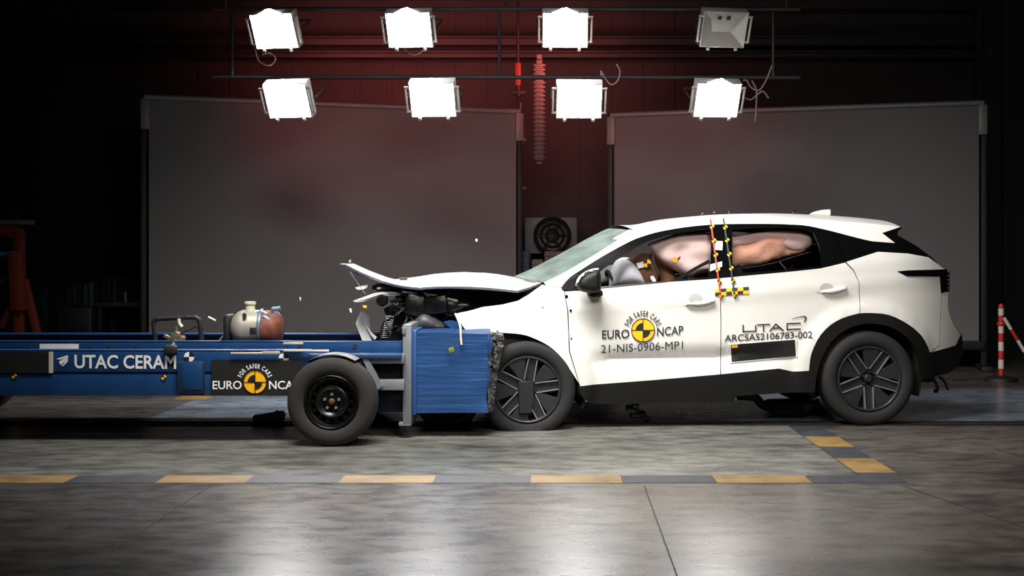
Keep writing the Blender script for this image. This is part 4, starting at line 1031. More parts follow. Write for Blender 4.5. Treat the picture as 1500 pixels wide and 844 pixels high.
# front frame: grey rails, brace, plate
bm = B()
def pbox(bm, x0, y0, x1, y1, Y, d, bev=.004):
    p = W(x0, y0, Y); q = W(x1, y1, Y); box(bm, Vector(((p.x + q.x) / 2, Y + d / 2, (p.z + q.z) / 2)), (abs(q.x - p.x), d, abs(p.z - q.z)), bev=bev)
pbox(bm, 526, 519, 592, 533, 8.36, .12); pbox(bm, 548, 556.5, 592, 572, 8.36, .12)
prism(bm, [W(x, y, 8.33) for x, y in ((527, 518), (536, 519), (560, 566), (552, 572))], (0, .04, 0))
tp('front_rail', bm, M_grey)
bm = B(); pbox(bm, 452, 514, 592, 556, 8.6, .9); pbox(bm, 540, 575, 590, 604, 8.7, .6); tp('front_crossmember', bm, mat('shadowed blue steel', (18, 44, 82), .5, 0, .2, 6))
bm = B(); pbox(bm, 525, 536, 600, 556, 8.5, .08); pbox(bm, 552, 575, 596, 585, 8.5, .08); tp('tow_bar', bm, M_black)
bar = None
YP = 8.42
bm = B(); pbox(bm, 590, 476, 602.5, 622, YP, 1.12); pbox(bm, 584, 619, 602, 624.5, YP, .3); pbox(bm, 589, 479, 594, 490, YP - .01, .05)
tp('barrier_plate', bm, M_grey)
# barrier block: blue clad honeycomb with crumpled front face
YB0, YB1 = 8.47, 9.47
bm = B(); nx, nz, ny = 14, 16, 12
x0, x1 = x_at(603, YB0), x_at(717, YB0); z0, z1 = z_at(605, YB0), z_at(487, YB0)
def bpt(u, v, w):
    x = x0 + (x1 - x0) * u; z = z0 + (z1 - z0) * v; y = YB0 + (YB1 - YB0) * w
    d = noise.noise(Vector((x * 3, y * 3, z * 6))) * .02 * u + .0016 * math.sin(v * 75) * (1 if w < .01 else 0)
    if u > .8: x += .05 * noise.noise(Vector((y * 5, z * 7, 3))) * (u - .8) * 5
    return Vector((x, y + d, z + (noise.noise(Vector((x * 4, y * 3, 7))) * .02 * u if v > .95 else 0)))
def grid(bm, f, a, b):
    loft(bm, [[f(i / a, j / b) for i in range(a + 1)] for j in range(b + 1)])
grid(bm, lambda u, v: bpt(u, v, 0), 26, 34); grid(bm, lambda u, v: bpt(u, v, 1), 10, 10)
grid(bm, lambda u, v: bpt(u, 1, v), 26, 14); grid(bm, lambda u, v: bpt(u, 0, v), 26, 14); grid(bm, lambda u, v: bpt(1, v, u), 14, 34); grid(bm, lambda u, v: bpt(0, v, u), 10, 10)
bmesh.ops.remove_doubles(bm, verts=bm.verts, dist=.001)
bb = tp('barrier_block', bm, M_bluew, smooth=50)
bm = B()
for (a, b_) in ((603, 606), (606, 607)): pass
pbox(bm, 603, 484, 610, 608, YB0 - .012, 1.02); tp('barrier_flange', bm, mat('blue flange', (36, 76, 128), .45, .1, .15, 6))
bm = B()                                                # crushed honeycomb face, ragged bright foil
def hp(u, v):
    x = x_at(715, YB0) + .03 * u + (.035 * noise.noise(Vector((u * 9, v * 30, 1)))) * (.3 + u); y = YB0 - .015 + .45 * u
    return Vector((x + (.05 * v * u), y, z_at(603, YB0) + (z_at(488, YB0) - z_at(603, YB0)) * v + .006 * noise.noise(Vector((u * 20, v * 40, 5)))))
grid(bm, hp, 16, 60); tp('honeycomb_face', bm, M_honey, smooth=0)
bm = B()
prism(bm, [W(x, y, 8.62) for x, y in ((718, 489), (736, 491), (738, 500), (732, 530), (726, 560), (724, 590), (718, 602))], (0, .5, 0))
for k in range(40):
    v = rnd.random(); box(bm, W(719 + 18 * rnd.random() * v, 600 - 108 * v, 8.60), (.03, .02, .03), rot=(rnd.random() * 3, rnd.random() * 3, rnd.random() * 3))
tp('crushed_core', bm, mat('grey crushed foil', (92, 92, 90), .45, .5, .4, 40, .8, 80), smooth=0)

# ---- equipment standing on the trolley
bm_y = 8.75
zd = z_at(500, YI)
fr_ = empty('hose_frame', Vector((x_at(262, bm_y), bm_y, zt - .035)), 'black taped pipe frame with valves on the trolley deck', 'frame')
def fp(name, bm, m, parent, **k): return finish(name, bm, m, parent, world=True, **k)
bm = B(); pts = smoothpts([W(x, y, bm_y) for x, y in ((228, 512), (227, 490), (226, 470), (240, 467), (262, 466), (280, 465), (291, 468), (294, 485), (296, 512))], 4); tube(bm, pts, [.014 + .005 * abs(math.sin(i * 1.1)) for i in range(len(pts))], 10); fp('pipe', bm, M_black, fr_)
bm = B()
for x, y, r_, l in ((258, 492, .03, .08), (250, 496, .022, .06), (266, 496, .02, .08), (258, 505, .035, .05)): q = W(x, y, bm_y - .03); lathe(bm, [(0, -l / 2), (r_, -l / 2), (r_, l / 2), (0, l / 2)], 14, c=q)
cyl(bm, W(258, 512, bm_y - .03), W(258, 478, bm_y - .03), .012, n=10); box(bm, W(246, 494, bm_y - .05), (.06, .03, .025), rot=(0, .4, 0), bev=.005); fp('valve', bm, mat('brass and steel valve', (148, 134, 104), .35, .6, .35, 30), fr_)
bm = B(); tube(bm, smoothpts([W(x, y, bm_y - .04) for x, y in ((262, 467), (263, 474), (267, 479))], 4), .012, 8); fp('hose', bm, mat('pale hose', (214, 208, 190), .5, 0, .1, 12), fr_)
bm = B(); tube(bm, smoothpts([W(x, y, bm_y - .02) for x, y in ((262, 490), (276, 484), (288, 478))], 4), .006, 6); tube(bm, smoothpts([W(x, y, bm_y) for x, y in ((255, 505), (270, 500), (284, 506), (296, 500))], 4), .008, 6); fp('cable', bm, M_black, fr_)
bm = B(); box(bm, W(232, 507, bm_y - .02), (.08, .06, .03), bev=.006); box(bm, W(296, 507, bm_y - .02), (.06, .06, .04), bev=.006); fp('foot', bm, M_blue, fr_)
bm = B(); box(bm, W(250, 512, TY - .02), (.09, .05, .06), bev=.015); cyl(bm, W(250, 512, TY), W(256, 500, bm_y - .1), .018, n=10); fp('valve_box', bm, mat('dark valve box', (38, 40, 42), .5, .1, .2, 15), fr_)

tk = empty('pressure_tank', Vector((x_at(375, bm_y), bm_y, zt - .035)), 'white domed pressure tank with rust red end on the trolley', 'tank')
cT = W(372, 481, bm_y); rT = 27 * bm_y / F
bm = B(); xa, xb = x_at(338, bm_y), x_at(385, bm_y)
prof = [(0.001, 0)] + [(rT * math.sin(a), .10 * (1 - math.cos(a))) for a in [R(12 * k) for k in range(1, 8)]] + [(rT, .11), (rT, xb - xa)]
lathe(bm, prof, 40, axis='X', c=(xa, bm_y, cT.z)); fp('shell', bm, mat('chalky white tank', (168, 162, 148), .4, .4, .15, 9), tk)
bm = B(); xc = x_at(413, bm_y); lathe(bm, [(rT * .98, 0), (rT * .98, (xc - xb) * .55), (rT * .9, (xc - xb) * .8), (rT * .6, xc - xb), (.001, (xc - xb) * 1.02)], 36, axis='X', c=(xb, bm_y, cT.z)); fp('rusty_end', bm, mat('rust red paint', (104, 56, 40), .65, .1, .4, 16), tk)
bm = B(); lathe(bm, [(rT + .006, 0), (rT + .008, .006), (rT + .008, .016), (rT + .006, .022)], 40, axis='X', c=(xb - .015, bm_y, cT.z)); lathe(bm, [(rT + .004, 0), (rT + .008, .004), (rT + .008, .04), (rT + .004, .044)], 40, axis='X', c=(xa + .0, bm_y, cT.z)) if False else None
fp('strap', bm, mat('steel blue strap', (92, 118, 136), .4, .4, .1, 14), tk)
bm = B(); box(bm, W(336, 482, bm_y), (.05, .18, .22), bev=.02); fp('end_bracket', bm, M_black, tk)
bm = B(); box(bm, W(371, 485, bm_y - rT - .002), (.05, .012, .05), bev=.004); fp('data_plate', bm, M_black, tk)
bm = B(); cyl(bm, W(358, 462, bm_y - .11), W(358, 462, bm_y - .135), .016, n=12); fp('port', bm, M_black, tk)
bm = B(); q = W(366.5, 460, bm_y); lathe(bm, [(.035, 0), (.035, .07), (.042, .072), (.042, .09), (.0, .092)], 24, axis='Z', c=q); fp('filler_neck', bm, mat('cream neck', (206, 200, 178), .4, .1, .06, 12), tk)
bm = B(); tube(bm, smoothpts([W(x, y, bm_y - .06) for x, y in ((376, 459), (384, 457), (392, 461), (397, 460), (399, 452), (404, 453))], 4), .012, 8); cyl(bm, W(400, 453, bm_y - .06), W(411, 452, bm_y - .06), .018, n=10)
cyl(bm, W(386, 464, bm_y - .1), W(396, 469, bm_y - .1), .012, n=8); fp('tap', bm, mat('pale blue steel tap', (150, 176, 198), .3, .7, .15, 20), tk)
bm = B(); tube(bm, smoothpts([W(x, y, bm_y - .05) for x, y in ((318, 505), (326, 494), (335, 492), (348, 500), (334, 506), (350, 503), (368, 496))], 5), .009, 8); tube(bm, smoothpts([W(x, y, bm_y - .02) for x, y in ((380, 508), (396, 502), (408, 496), (411, 480))], 4), .014, 8); fp('hose', bm, mat('brown hose', (120, 92, 66), .6, 0, .2, 12), tk)
bm = B(); box(bm, W(364, 507.5, bm_y), (.30, .2, .05), bev=.008); fp('cradle', bm, M_blue, tk)

# ================================================================== LAMPS
M_frame = mat('lamp housing grey', (150, 148, 145), .5, .3, .08, 12)
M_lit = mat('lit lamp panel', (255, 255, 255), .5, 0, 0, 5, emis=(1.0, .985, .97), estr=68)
M_unlit = mat('unlit lamp reflector', (150, 146, 140), .35, .2, .06, 8)
LAMPS = [(401, 46, 'upper', 0, 'first from left'), (599, 44.5, 'upper', 0, 'second from left'), (828, 44.5, 'upper', 0, 'third from left'), (1061, 44, 'upper', 1, ''), (420.5, 148.5, 'lower', 0, ''), (633.5, 147, 'lower', 0, ''), (848.5, 149, 'lower', 0, ''), (1051, 147.5, 'lower', 0, '')]
LL = {0: 'lit floodlight in the upper row, farthest left', 1: 'lit floodlight in the upper row, second from left', 2: 'lit floodlight in the upper row next to the unlit lamp', 3: 'switched-off grey floodlight at right end of the upper row',
      4: 'lit floodlight at left end of the lower row, over the left backdrop edge', 5: 'lit floodlight in the lower row, second from left', 6: 'lit floodlight in the lower row above the gap between backdrops', 7: 'lit floodlight at right end of the lower row, above the car roof'}
YL = 11.6; BARZ = {}
NO_RECALC.add('lamp_panel')
for i, (px_, py, row, off_, _) in enumerate(LAMPS):
    c = W(px_, py, YL); w, h = 64 * YL / F / 2, 44 * YL / F / 2
    phi = R(30) if not off_ else R(30); psi = R((px_ - 800) * .030)
    right = Vector((math.cos(psi), math.sin(psi) * 0 - math.sin(psi), 0)).normalized(); right = Vector((math.cos(psi), math.sin(psi), 0))
    nh = Vector((math.sin(psi), -math.cos(psi), 0)); up = Vector((0, 0, 1)) * math.cos(phi) + nh * math.sin(phi); nrm = nh * math.cos(phi) - Vector((0, 0, 1)) * math.sin(phi)
    h /= math.cos(phi)
    lamp = empty('floodlight', c, LL[i], 'floodlight', 'floodlights on the rear lighting bars')
    P = lambda x, y, z=0.0: c + right * x + up * y + nrm * z
    rot = Matrix((right, nrm * -1, up)).transposed()
    bm = B()                                            # open housing box
    t_ = .012
    box(bm, P(0, 0, -.13), (2 * w + .02, .02, 2 * h + .02), rot=rot, bev=.004)
    for sx in (-1, 1): box(bm, P(sx * (w + t_ / 2), 0, -.065), (t_, .13, 2 * h + .02), rot=rot, bev=.003)
    for sy in (-1, 1): box(bm, P(0, sy * (h + t_ / 2), -.065), (2 * w + .02, .13, t_), rot=rot, bev=.003)
    for sx in (-1, 1): box(bm, P(sx * w * .66, -h - .025, -.0), (.03, .03, .03), rot=rot, bev=.006)
    fp('housing', bm, M_frame, lamp)
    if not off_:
        bm = B()                                        # glowing panel; lamp bloom is put into the shape of its bulged top edge
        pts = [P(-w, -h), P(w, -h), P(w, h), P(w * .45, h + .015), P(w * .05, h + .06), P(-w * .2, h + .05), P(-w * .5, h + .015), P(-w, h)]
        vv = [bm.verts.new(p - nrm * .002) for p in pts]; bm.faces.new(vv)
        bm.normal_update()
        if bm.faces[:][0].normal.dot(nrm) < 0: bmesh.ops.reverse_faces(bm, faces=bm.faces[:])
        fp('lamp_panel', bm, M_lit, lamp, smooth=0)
        l = bpy.data.lights.new('added_red_glow', 'SPOT'); l.spot_size = R(120); l.spot_blend = 1; l.energy = 135 if row == 'upper' else 26; l.color = (1, .2, .18); l.shadow_soft_size = .3  # added red spotlight with no real fixture, stands in for the lens glow
        o = bpy.data.objects.new('added_red_glow', l); COL.objects.link(o); o.parent = lamp; o.location = (0, 2.4, .25) if row == 'upper' else (0, .8, .1); o.rotation_euler = (R(90), 0, 0)
    else:
        bm = B(); inner = [P(-w * .55, h * .45, -.09), P(w * .55, h * .45, -.09), P(w * .45, -h * .3, -.09), P(-w * .45, -h * .3, -.09)]; outer = [P(-w, h), P(w, h), P(w, -h), P(-w, -h)]
        I = [bm.verts.new(p) for p in inner]; O = [bm.verts.new(p) for p in outer]; bm.faces.new(I)
        for k in range(4): bm.faces.new((O[k], O[(k + 1) % 4], I[(k + 1) % 4], I[k]))
        fp('reflector', bm, M_unlit, lamp, smooth=0)
        bm = B(); cyl(bm, P(-w * .3, h * .62, -.05), P(-w * .15, h * .62, -.05), .02, n=10); fp('bulb_holder', bm, M_steel, lamp); bm = B(); cyl(bm, P(w * .12, h * .62, -.05), P(w * .27, h * .62, -.05), .02, n=10); fp('bulb_holder', bm, M_steel, lamp)
    for sx in (-1, 1):                                  # side handles
        bm = B(); x = sx * (w + .055)
        tube(bm, [P(sx * w, h * .78, -.01), P(x, h * .78, -.01)], .012, 8); tube(bm, [P(sx * w, -h * .72, -.01), P(x, -h * .72, -.01)], .012, 8)
        box(bm, P(x - sx * .012, 0, -.01), (.018, .03, h * 1.4), rot=rot, bev=.003)
        fp('side_handle', bm, mat('lamp handle', (168, 160, 152), .4, .3, .1, 12), lamp)
    bm = B(); tube(bm, [P(-w - .05, 0, -.06), P(-w - .06, 0, -.3), P(w + .06, 0, -.3), P(w + .05, 0, -.06)], .012, 8); k_ = P(0, 0, -.3); BARZ.setdefault(row, []).append(k_); zb2 = (BARZ[row][0].z + .12) ; cyl(bm, k_, (k_.x, k_.y, zb2), .015); fp('yoke', bm, M_steel, lamp)
# lighting bars the lamps hang on
for row, xsB, lb in (('upper', (320, 740, 1160), 'dark steel lighting bar carrying the upper row of floodlights'), ('lower', (330, 730, 1140), 'dark steel lighting bar carrying the lower row of floodlights')):
    k_ = BARZ[row][0]; zb2 = k_.z + .12; yb = sum(v.y for v in BARZ[row]) / 4; br = empty('lighting_bar', Vector((-.4, yb, zb2)), lb, 'lighting bar', 'lighting bars')
    bm = B(); cyl(bm, (x_at(300, YL), yb, zb2), (x_at(1180, YL), yb, zb2), .02, n=10); fp('bar', bm, M_steel, br)
    for px_ in xsB:
        top = ZC - .02 if row == 'upper' else BARZ['upper'][0].z + .09
        bm = B(); cyl(bm, (x_at(px_, YL), yb, zb2), (x_at(px_, YL), yb, top), .015, n=8); fp('hanger', bm, M_steel, br)
# loose cables by the lamps
M_cable = mat('grey cable', (120, 100, 98), .6, 0, .1, 12)
def bar_start(x, row): return Vector((x_at(x, YL), YL + .262, BARZ[row][0].z + .09))
for x0_, row, pts, lb in ((366, 'upper', [(368, 50), (374, 74), (380, 90), (395, 96), (404, 86), (396, 78), (384, 80)], 'thin cable loop dangling below the upper left floodlight'),
                (884, 'lower', [(880, 104), (886, 114), (895, 124), (905, 118), (908, 104), (903, 94)], 'curled cable hanging right of the lower centre floodlight'),
                (1095, 'lower', [(1094, 118), (1100, 128), (1112, 132), (1122, 118), (1131, 96)], 'forked cable hanging beside the lower right floodlight'),
                (1108, 'lower', [(1108, 132), (1108, 150), (1107, 168), (1106, 178)], 'straight cable end hanging beside the lower right floodlight'),
                (1085, 'lower', [(1086, 130), (1090, 142), (1100, 146), (1110, 138), (1118, 134), (1126, 144)], 'looped cable under the lower right floodlight fork'),
                (585, 'upper', [(588, 60), (596, 75), (606, 80), (616, 77), (622, 70)], 'short cable sag under the second upper floodlight')):
    bm = B(); tube(bm, smoothpts([bar_start(x0_, row)] + [W(x, y, YL + .24) for x, y in pts], 5), .008, 6); o = finish('cable', bm, M_cable); tag(o, lb, 'cable', 'loose cables near the floodlights')

# ================================================================== BACKDROP SCREENS
M_screen = mat('grey backdrop fabric', (106, 102, 103), .95, 0, .03, 1.5)
M_alu = mat('aluminium screen rail', (120, 117, 116), .5, .3, .06, 10)
def screen(pl, ptl, pr_, ptr, pbl, Yl, Yr, lb):
    A = W(pl, ptl, Yl); Bq = W(pr_, ptr, Yr); zt_ = (A.z + Bq.z) / 2; zb = .32
    d = Vector((Bq.x - A.x, Bq.y - A.y, 0)); L_ = d.length; d.normalize(); n_ = Vector((d.y, -d.x, 0)); mid = Vector(((A.x + Bq.x) / 2, (A.y + Bq.y) / 2, 0)); ang = math.atan2(d.y, d.x)
    sc = empty('backdrop_screen', mid, lb, 'backdrop screen', 'grey backdrop screens')
    NO_RECALC.add('fabric')
    bm = B(); rows = []
    for j in range(25):
        z = zb + (A.z - .04 - zb) * j / 24
        zl = zb + (A.z - .06 - zb) * j / 24; zr = zb + (Bq.z - .06 - zb) * j / 24
        rows.append([mid + d * (L_ * (i / 30 - .5)) + n_ * (.008 * noise.noise(Vector((i * .25, j * .12, Yl)))) + Vector((0, 0, zl + (zr - zl) * i / 30)) for i in range(31)])
    loft(bm, rows); r_ = bmesh.ops.extrude_face_region(bm, geom=bm.faces[:]); bmesh.ops.translate(bm, vec=-n_ * .01, verts=[g for g in r_['geom'] if isinstance(g, bmesh.types.BMVert)])
    bmesh.ops.recalc_face_normals(bm, faces=bm.faces); fp('fabric', bm, M_screen, sc)
    bm = B(); tube(bm, [A + Vector((0, 0, -.03)) - d * .05, Bq + Vector((0, 0, -.03)) + d * .05], .035, 12); fp('top_rail', bm, M_alu, sc)
    for e_, s_ in ((A, -1), (Bq, 1)):
        bm = B(); box(bm, Vector((e_.x, e_.y, 0)) + d * s_ * .055 + Vector((0, 0, e_.z / 2)) - n_ * .03, (.06, .05, e_.z), rot=(0, 0, ang), bev=.006); fp('post', bm, M_steel, sc)
        bm = B(); box(bm, Vector((e_.x, e_.y, 0)) + d * s_ * .04 + Vector((0, 0, e_.z - .22)), (.1, .06, .34), rot=(0, 0, ang), bev=.01); fp('end_bracket', bm, M_alu, sc)
        bm = B(); box(bm, Vector((e_.x, e_.y, .03)) + d * s_ * .055 - n_ * .03, (.12, .6, .06), rot=(0, 0, ang), bev=.01); fp('foot', bm, M_steel, sc)
    bm = B(); box(bm, mid + Vector((0, 0, zb - .04)), (L_ + .1, .12, .1), rot=(0, 0, ang), bev=.012); fp('bottom_rail', bm, M_steel, sc)
screen(218, 138, 756, 160, 497, 13.3, 14.6, 'large grey backdrop screen on the left, behind the trolley')
screen(900, 165, 1434, 147, 505, 14.4, 13.5, 'grey backdrop screen on the right, behind the car')

# ================================================================== THINGS IN THE BACKGROUND
# gap between the screens: fan cabinet, boxes, cable chain
Yg = 15.2
fc = empty('fan_cabinet', Vector((x_at(808, Yg), Yg, 0)), 'grey machine cabinet with big round dark fan between the backdrops', 'machine')
M_cab = mat('dull grey cabinet', (92, 92, 98), .6, .1, .1, 6)
bm = B(); p0, p1 = W(768, 318, Yg), W(846, 372, Yg); box(bm, ((p0.x + p1.x) / 2, Yg + .3, (p0.z + p1.z) / 2), (p1.x - p0.x, .5, p0.z - p1.z), bev=.02); fp('cabinet', bm, M_cab, fc)
bm = B(); q = W(809, 345, Yg); lathe(bm, [(.24, .05), (.24, -.05), (.215, -.07), (.19, -.05), (.19, .0), (.0, .02)], 40, c=(q.x, Yg, q.z)); lathe(bm, [(.16, -.02), (.145, -.035), (.13, -.02)], 32, c=(q.x, Yg, q.z)); lathe(bm, [(.09, -.02), (.075, -.035), (.06, -.02)], 24, c=(q.x, Yg, q.z)); fp('fan_guard', bm, mat('dark fan rings', (26, 24, 25), .5, .2, .2, 12), fc)
bm = B()
for k in range(6): a = k * math.pi / 3; box(bm, (q.x + .1 * math.cos(a), Yg - .01, q.z + .1 * math.sin(a)), (.17, .01, .05), rot=(R(25), -a, 0), bev=.003)
fp('fan_blades', bm, M_black, fc)
bm = B(); z0_ = W(0, 372, Yg).z
for sx in (-.3, .3):
    for sy in (.1, .5): box(bm, (q.x + sx, Yg + sy, z0_ / 2), (.05, .05, z0_))
fp('stand', bm, M_steel, fc)
for (xa, ya, xb, yb, c_, lb) in ((764, 368, 777, 430, (40, 52, 74), 'tall dark blue box standing under the fan cabinet'), (778, 380, 797, 430, (92, 84, 76), 'tan carton standing right of the blue box under the fan'), (796, 368, 832, 430, (80, 68, 70), 'wide mauve grey crate standing under the fan cabinet')):
    a, b_ = W(xa + 1.5, ya, 14.95), W(xb - 1.5, yb, 14.95); bm = B(); box(bm, ((a.x + b_.x) / 2, 14.95, a.z / 2), (b_.x - a.x, .3, a.z), bev=.012); box(bm, ((a.x + b_.x) / 2, 14.95, a.z - .05), (b_.x - a.x + .01, .32, .03), bev=.004); box(bm, ((a.x + b_.x) / 2, 14.795, a.z - .16), ((b_.x - a.x) * .6, .012, .08), bev=.003)
    tag(finish('storage_box', bm, mat(lb[:14], c_, .7, 0, .12, 6)), lb, 'box', 'boxes between the backdrops')
bm = B()
for k in range(22):
    q = W(790, 96 + k * 6.4, 14.9); box(bm, q, (.15, .06, .036), bev=.008); box(bm, q + Vector((0, 0, -.027)), (.10, .04, .02))
q0, q1 = W(790, 84, 14.9), W(790, 240, 14.9); box(bm, ((q0 + q1) / 2) + Vector((0, .04, 0)), (.07, .02, q0.z - q1.z)); box(bm, (q0.x, 15.4, q0.z), (.06, 1.1, .05))
tag(finish('cable_chain', bm, mat('grey drag chain', (74, 66, 66), .5, .2, .1, 10)), 'vertical grey linked cable chain in the gap between the backdrops', 'cable chain')
rp = empty('hoist_arm', W(759, 125, 14.9), 'narrow red hoist arm hanging between left backdrop and cable chain', 'hoist')
bm = B(); a, b_ = W(759, 92, 14.9), W(759, 126, 14.9); box(bm, (a + b_) / 2, (.07, .07, a.z - b_.z), bev=.012); fp('arm', bm, mat('red orange enamel', (120, 36, 24), .5, 0, .1, 8), rp)
bm = B(); cyl(bm, W(759, 126, 14.9), W(760, 142, 14.9), .035, n=12); box(bm, W(759, 136, 14.9), (.18, .05, .05), bev=.01); fp('trolley_head', bm, M_steel, rp)
bm = B(); cyl(bm, W(759, 92, 14.9), W(759, 92, 14.9) + Vector((0, 0, ZC - W(759, 92, 14.9).z - .02)), .02); fp('hanger', bm, M_steel, rp)
bm = B(); cyl(bm, W(763, 150, 15.45), W(764, 318, 15.45), .012, n=8); box(bm, W(768, 205, 15.45), (.05, .04, .05), bev=.008); box(bm, W(768, 276, 15.45), (.05, .04, .04), bev=.008); cyl(bm, W(764, 318, 15.45), (W(764, 318, 15.45).x, 15.45, .0), .012, n=8)
tag(finish('pole', bm, mat('pale thin pole', (118, 108, 104), .5, .2, .1, 10)), 'thin pale pole with clamps standing beside left backdrop', 'pole')

# left: orange workshop crane, bench, dark curtain, beams on wall
Yc = 12.8
M_or = mat('orange crane paint', (100, 36, 18), .55, 0, .15, 8)
cr_ = empty('workshop_crane', Vector((x_at(28, Yc), Yc, 0)), 'orange workshop crane standing behind the left end of the trolley', 'crane')
bm = B(); box(bm, ((x_at(26, Yc) + x_at(32, Yc)) / 2, Yc, z_at(340, Yc) / 2), (.1, .1, z_at(340, Yc)), bev=.01); fp('mast', bm, M_or, cr_)
bm = B(); 
def bar3(bm, x0, y0, x1, y1, Y, w, d=.08):
    a, b_ = W(x0, y0, Y), W(x1, y1, Y); v = b_ - a; ang = math.atan2(v.z, v.x); box(bm, (a + b_) / 2, (v.length, d, w), rot=(0, -ang, 0), bev=.006)
bar3(bm, -60, 318, 34, 344, Yc, .13); fp('boom', bm, M_or, cr_)
bm = B(); bar3(bm, 24, 370, 27, 455, Yc - .1, .13, .12); fp('ram', bm, M_or, cr_)
bm = B(); bar3(bm, 36, 410, 60, 510, Yc, .07); bar3(bm, 22, 440, 2, 480, Yc, .06); bar3(bm, 2, 412, 26, 400, Yc, .05); fp('brace', bm, M_or, cr_)
bm = B(); box(bm, (x_at(30, Yc), Yc - .3, .09), (.12, 1.4, .1), bev=.01); box(bm, (x_at(60, Yc), Yc, .09), (.9, .12, .1), bev=.01)
for sx, sy in ((0, -.9), (0, .3), (.6, 0)): lathe(bm, [(0, -.03), (.05, -.03), (.05, .03), (0, .03)], 14, c=(x_at(30, Yc) + sx, Yc + sy, .05))
fp('base', bm, M_or, cr_)
bm = B(); bar3(bm, -60, 324, 50, 326, Yc - .05, .05, .06); fp('cross_bar', bm, mat('dull pale bar', (92, 84, 72), .6, .2, .1, 10), cr_)
bm = B(); bar3(bm, -60, 374, 22, 372, Yc - .1, .05, .05); box(bm, W(19, 376, Yc - .12), (.05, .05, .12), bev=.008); fp('strap', bm, mat('blue strap', (32, 78, 138), .5, 0, .1, 10), cr_)
bm = B(); rows = []
for j in range(2):
    rows.append([Vector((x_at(50, 15) + i * .022, 15.0 + .05 * math.sin(i * .9) + .02 * math.sin(i * 2.3), z_at(415 + 6 * math.sin(i * .1), 15) if j else .02)) for i in range(60)])
loft(bm, rows); r_ = bmesh.ops.extrude_face_region(bm, geom=bm.faces[:]); bmesh.ops.translate(bm, vec=(0, .01, 0), verts=[g for g in r_['geom'] if isinstance(g, bmesh.types.BMVert)])
tag(finish('curtain', bm, mat('dark green plastic curtain', (28, 48, 48), .5, 0, .15, 6)), 'dark green hanging curtain low on the back wall at left', 'curtain')
wb = empty('workbench', Vector((x_at(190, 14.6), 14.6, 0)), 'dark workbench with clutter beside the left backdrop', 'workbench')
bm = B(); box(bm, (x_at(188, 14.6), 14.6, z_at(445, 14.6)), (.62, .5, .05), bev=.006); fp('top', bm, mat('dark bench top', (56, 54, 56), .6, .1, .15, 8), wb)
for sx in (-.27, .27):
    for sy in (-.2, .2): bm = B(); box(bm, (x_at(188, 14.6) + sx, 14.6 + sy, z_at(445, 14.6) / 2 - .01), (.05, .05, z_at(445, 14.6) - .03), bev=.004); fp('leg', bm, M_steel, wb)
bm = B(); q = W(188, 443.5, 14.6); cyl(bm, q + Vector((0, -.1, .0)), q + Vector((0, -.1, .12)), .02, n=12); cyl(bm, q + Vector((0, -.1, .12)), q + Vector((0, -.1, .14)), .012, n=12)
tag(finish('bottle', bm, mat('pale bottle', (120, 118, 116), .4, 0, .1, 10)), 'small pale bottle standing on the dark workbench', 'bottle')
bm = B(); q = W(118, 470, 14.5); box(bm, (q.x, 14.5, .34), (.42, .4, .68), bev=.03); box(bm, (q.x + .02, 14.29, .5), (.3, .03, .2), bev=.01)
tag(finish('machine_housing', bm, mat('charcoal machine', (44, 43, 46), .5, .1, .15, 6)), 'low charcoal machine housing left of the workbench', 'machine')
for (a, b_, w_, c_, lb) in (((158, 188), (222, 208), .13, (58, 36, 24), 'rust brown jib arm sticking out high behind the left backdrop'), ((158, 375), (222, 382), .09, (26, 24, 22), 'dark jib arm sticking out low behind the left backdrop')):
    bm = B(); bar3(bm, a[0], a[1], b_[0] + 40, b_[1] + 6, 15.6, w_, .12); q = W(b_[0] + 40, b_[1] + 6, 15.6); box(bm, (q.x, 15.8, q.z), (.2, .32, .3), bev=.01)
    tag(finish('jib_arm', bm, mat(lb[:10], c_, .6, .1, .15, 8)), lb, 'jib arm', 'jib arms on the back wall')

# right: red and white barrier post with chain
bp_ = empty('barrier_post', Vector((x_at(1467, 12.3), 12.3, 0)), 'red and white striped barrier post at the right edge of the hall', 'barrier post')
M_rd = mat('signal red', (176, 40, 28), .5, 0, .1, 12); M_wh = mat('signal white', (196, 190, 182), .5, 0, .06, 12)
q = x_at(1466.5, 12.3); ztp = z_at(449, 12.3)
NO_RECALC.add('x2')
bm = B(); nst = 8
for k in range(nst):
    a, b_ = .04 + (ztp - .04) * k / nst, .04 + (ztp - .04) * (k + 1) / nst; cyl(bm, (q, 12.3, a), (q, 12.3, b_), .028, n=16, mi=k % 2 ^ 0)
fp('shaft', bm, [M_rd, M_wh], bp_)
bm = B(); lathe(bm, [(0, .06), (.05, .06), (.16, .035), (.17, .0), (0, 0)], 28, axis='Z', c=(q, 12.3, 0)); fp('base', bm, M_black, bp_)
bm = B(); lathe(bm, [(0, .03), (.02, .025), (.03, 0), (.028, -.02)], 16, axis='Z', c=(q, 12.3, ztp)); fp('cap', bm, M_rd, bp_)
bm = B(); lathe(bm, [(.034, 0), (.042, .01), (.042, .03), (.034, .04)], 16, axis='Z', c=(q, 12.3, ztp - .2)); box(bm, (q + .05, 12.3, ztp - .16), (.05, .03, .03), bev=.005); fp('ring', bm, M_rd, bp_)
bm = B(); pa_, pb_ = W(1471, 466, 12.2), W(1540, 580, 12.2)
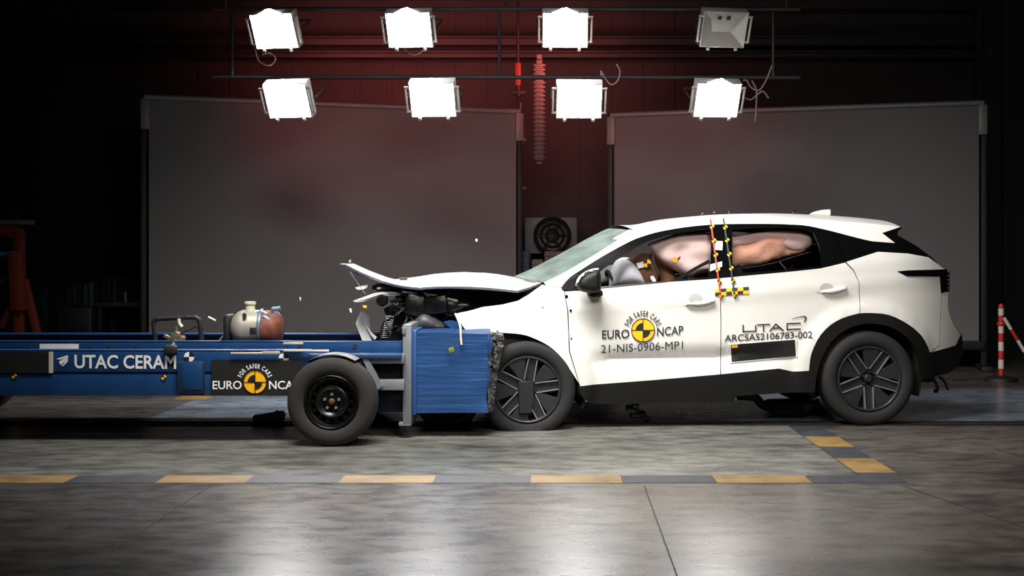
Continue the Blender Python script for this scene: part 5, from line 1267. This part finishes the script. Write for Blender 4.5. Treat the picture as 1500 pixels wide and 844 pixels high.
for k in range(7):
    a = pa_.lerp(pb_, k / 7); b_ = pa_.lerp(pb_, (k + 1) / 7); cyl(bm, a, b_, .018, n=10, mi=(k + 1) % 2)
tag(finish('barrier_pole', bm, [M_rd, M_wh]), 'slanting red and white pole leaning against the striped post', 'barrier pole')
# blue clamp on the floor rail
bm = B(); q = W(394, 612, 9.25); box(bm, q, (.24, .12, .07), rot=(0, R(-8), R(8)), bev=.015); box(bm, q + Vector((-.06, 0, -.03)), (.1, .1, .08), bev=.012); box(bm, q + Vector((.09, -.02, .03)), (.08, .06, .04), rot=(0, .3, 0), bev=.008); box(bm, q + Vector((.1, -.06, -.03)), (.05, .03, .03), bev=.006)
tag(finish('rail_clamp', bm, mat('dark blue clamp', (74, 94, 130), .4, .3, .2, 14)), 'dark blue clamp sitting on the floor rail behind the trolley wheel', 'clamp')

# ================================================================== FLYING DEBRIS
for (x, y, Y, sx, sz, a, m, lb) in ((310.5, 467, 8.6, .06, .012, -25, M_sticker, 'white sliver flying left of the pressure tank'), (440, 438, 8.9, .008, .025, 10, M_sticker, 'tiny white chip in the air left of the bonnet tip'), (698, 352, 8.9, .014, .02, 30, M_sticker, 'white speck high above the bonnet'),
                                   (513.5, 455, 8.9, .014, .03, 10, M_sticker, 'white chip hovering beside the torn bumper panel'), (534.5, 449.5, 8.9, .03, .02, 0, M_yellow, 'yellow fragment hovering above the torn bumper panel'), (512.5, 383, 9.2, .018, .018, 20, mat('amber chip', (150, 140, 80), .4, 0, .1, 20), 'greenish fragment just above the bonnet tip'),
                                   (661, 513, 8.42, .04, .03, 15, mat('olive chip', (110, 120, 40), .5, 0, .2, 20), 'olive green fragment against the barrier side'), (591, 408.5, 9.3, .06, .02, 5, M_liner, 'grey fragment lying on the crease of the bonnet')):
    p = W(x, y, Y); bm = B(); box(bm, p, (sx, .01, sz), rot=(0, R(-a), R(20)), bev=.002)
    for v in bm.verts: v.co += Vector((0, .004 * math.sin(v.co.x * 90), .002 * math.sin(v.co.x * 170)))
    tag(finish('debris_fragment', bm, m), lb, 'debris', 'flying debris fragments')
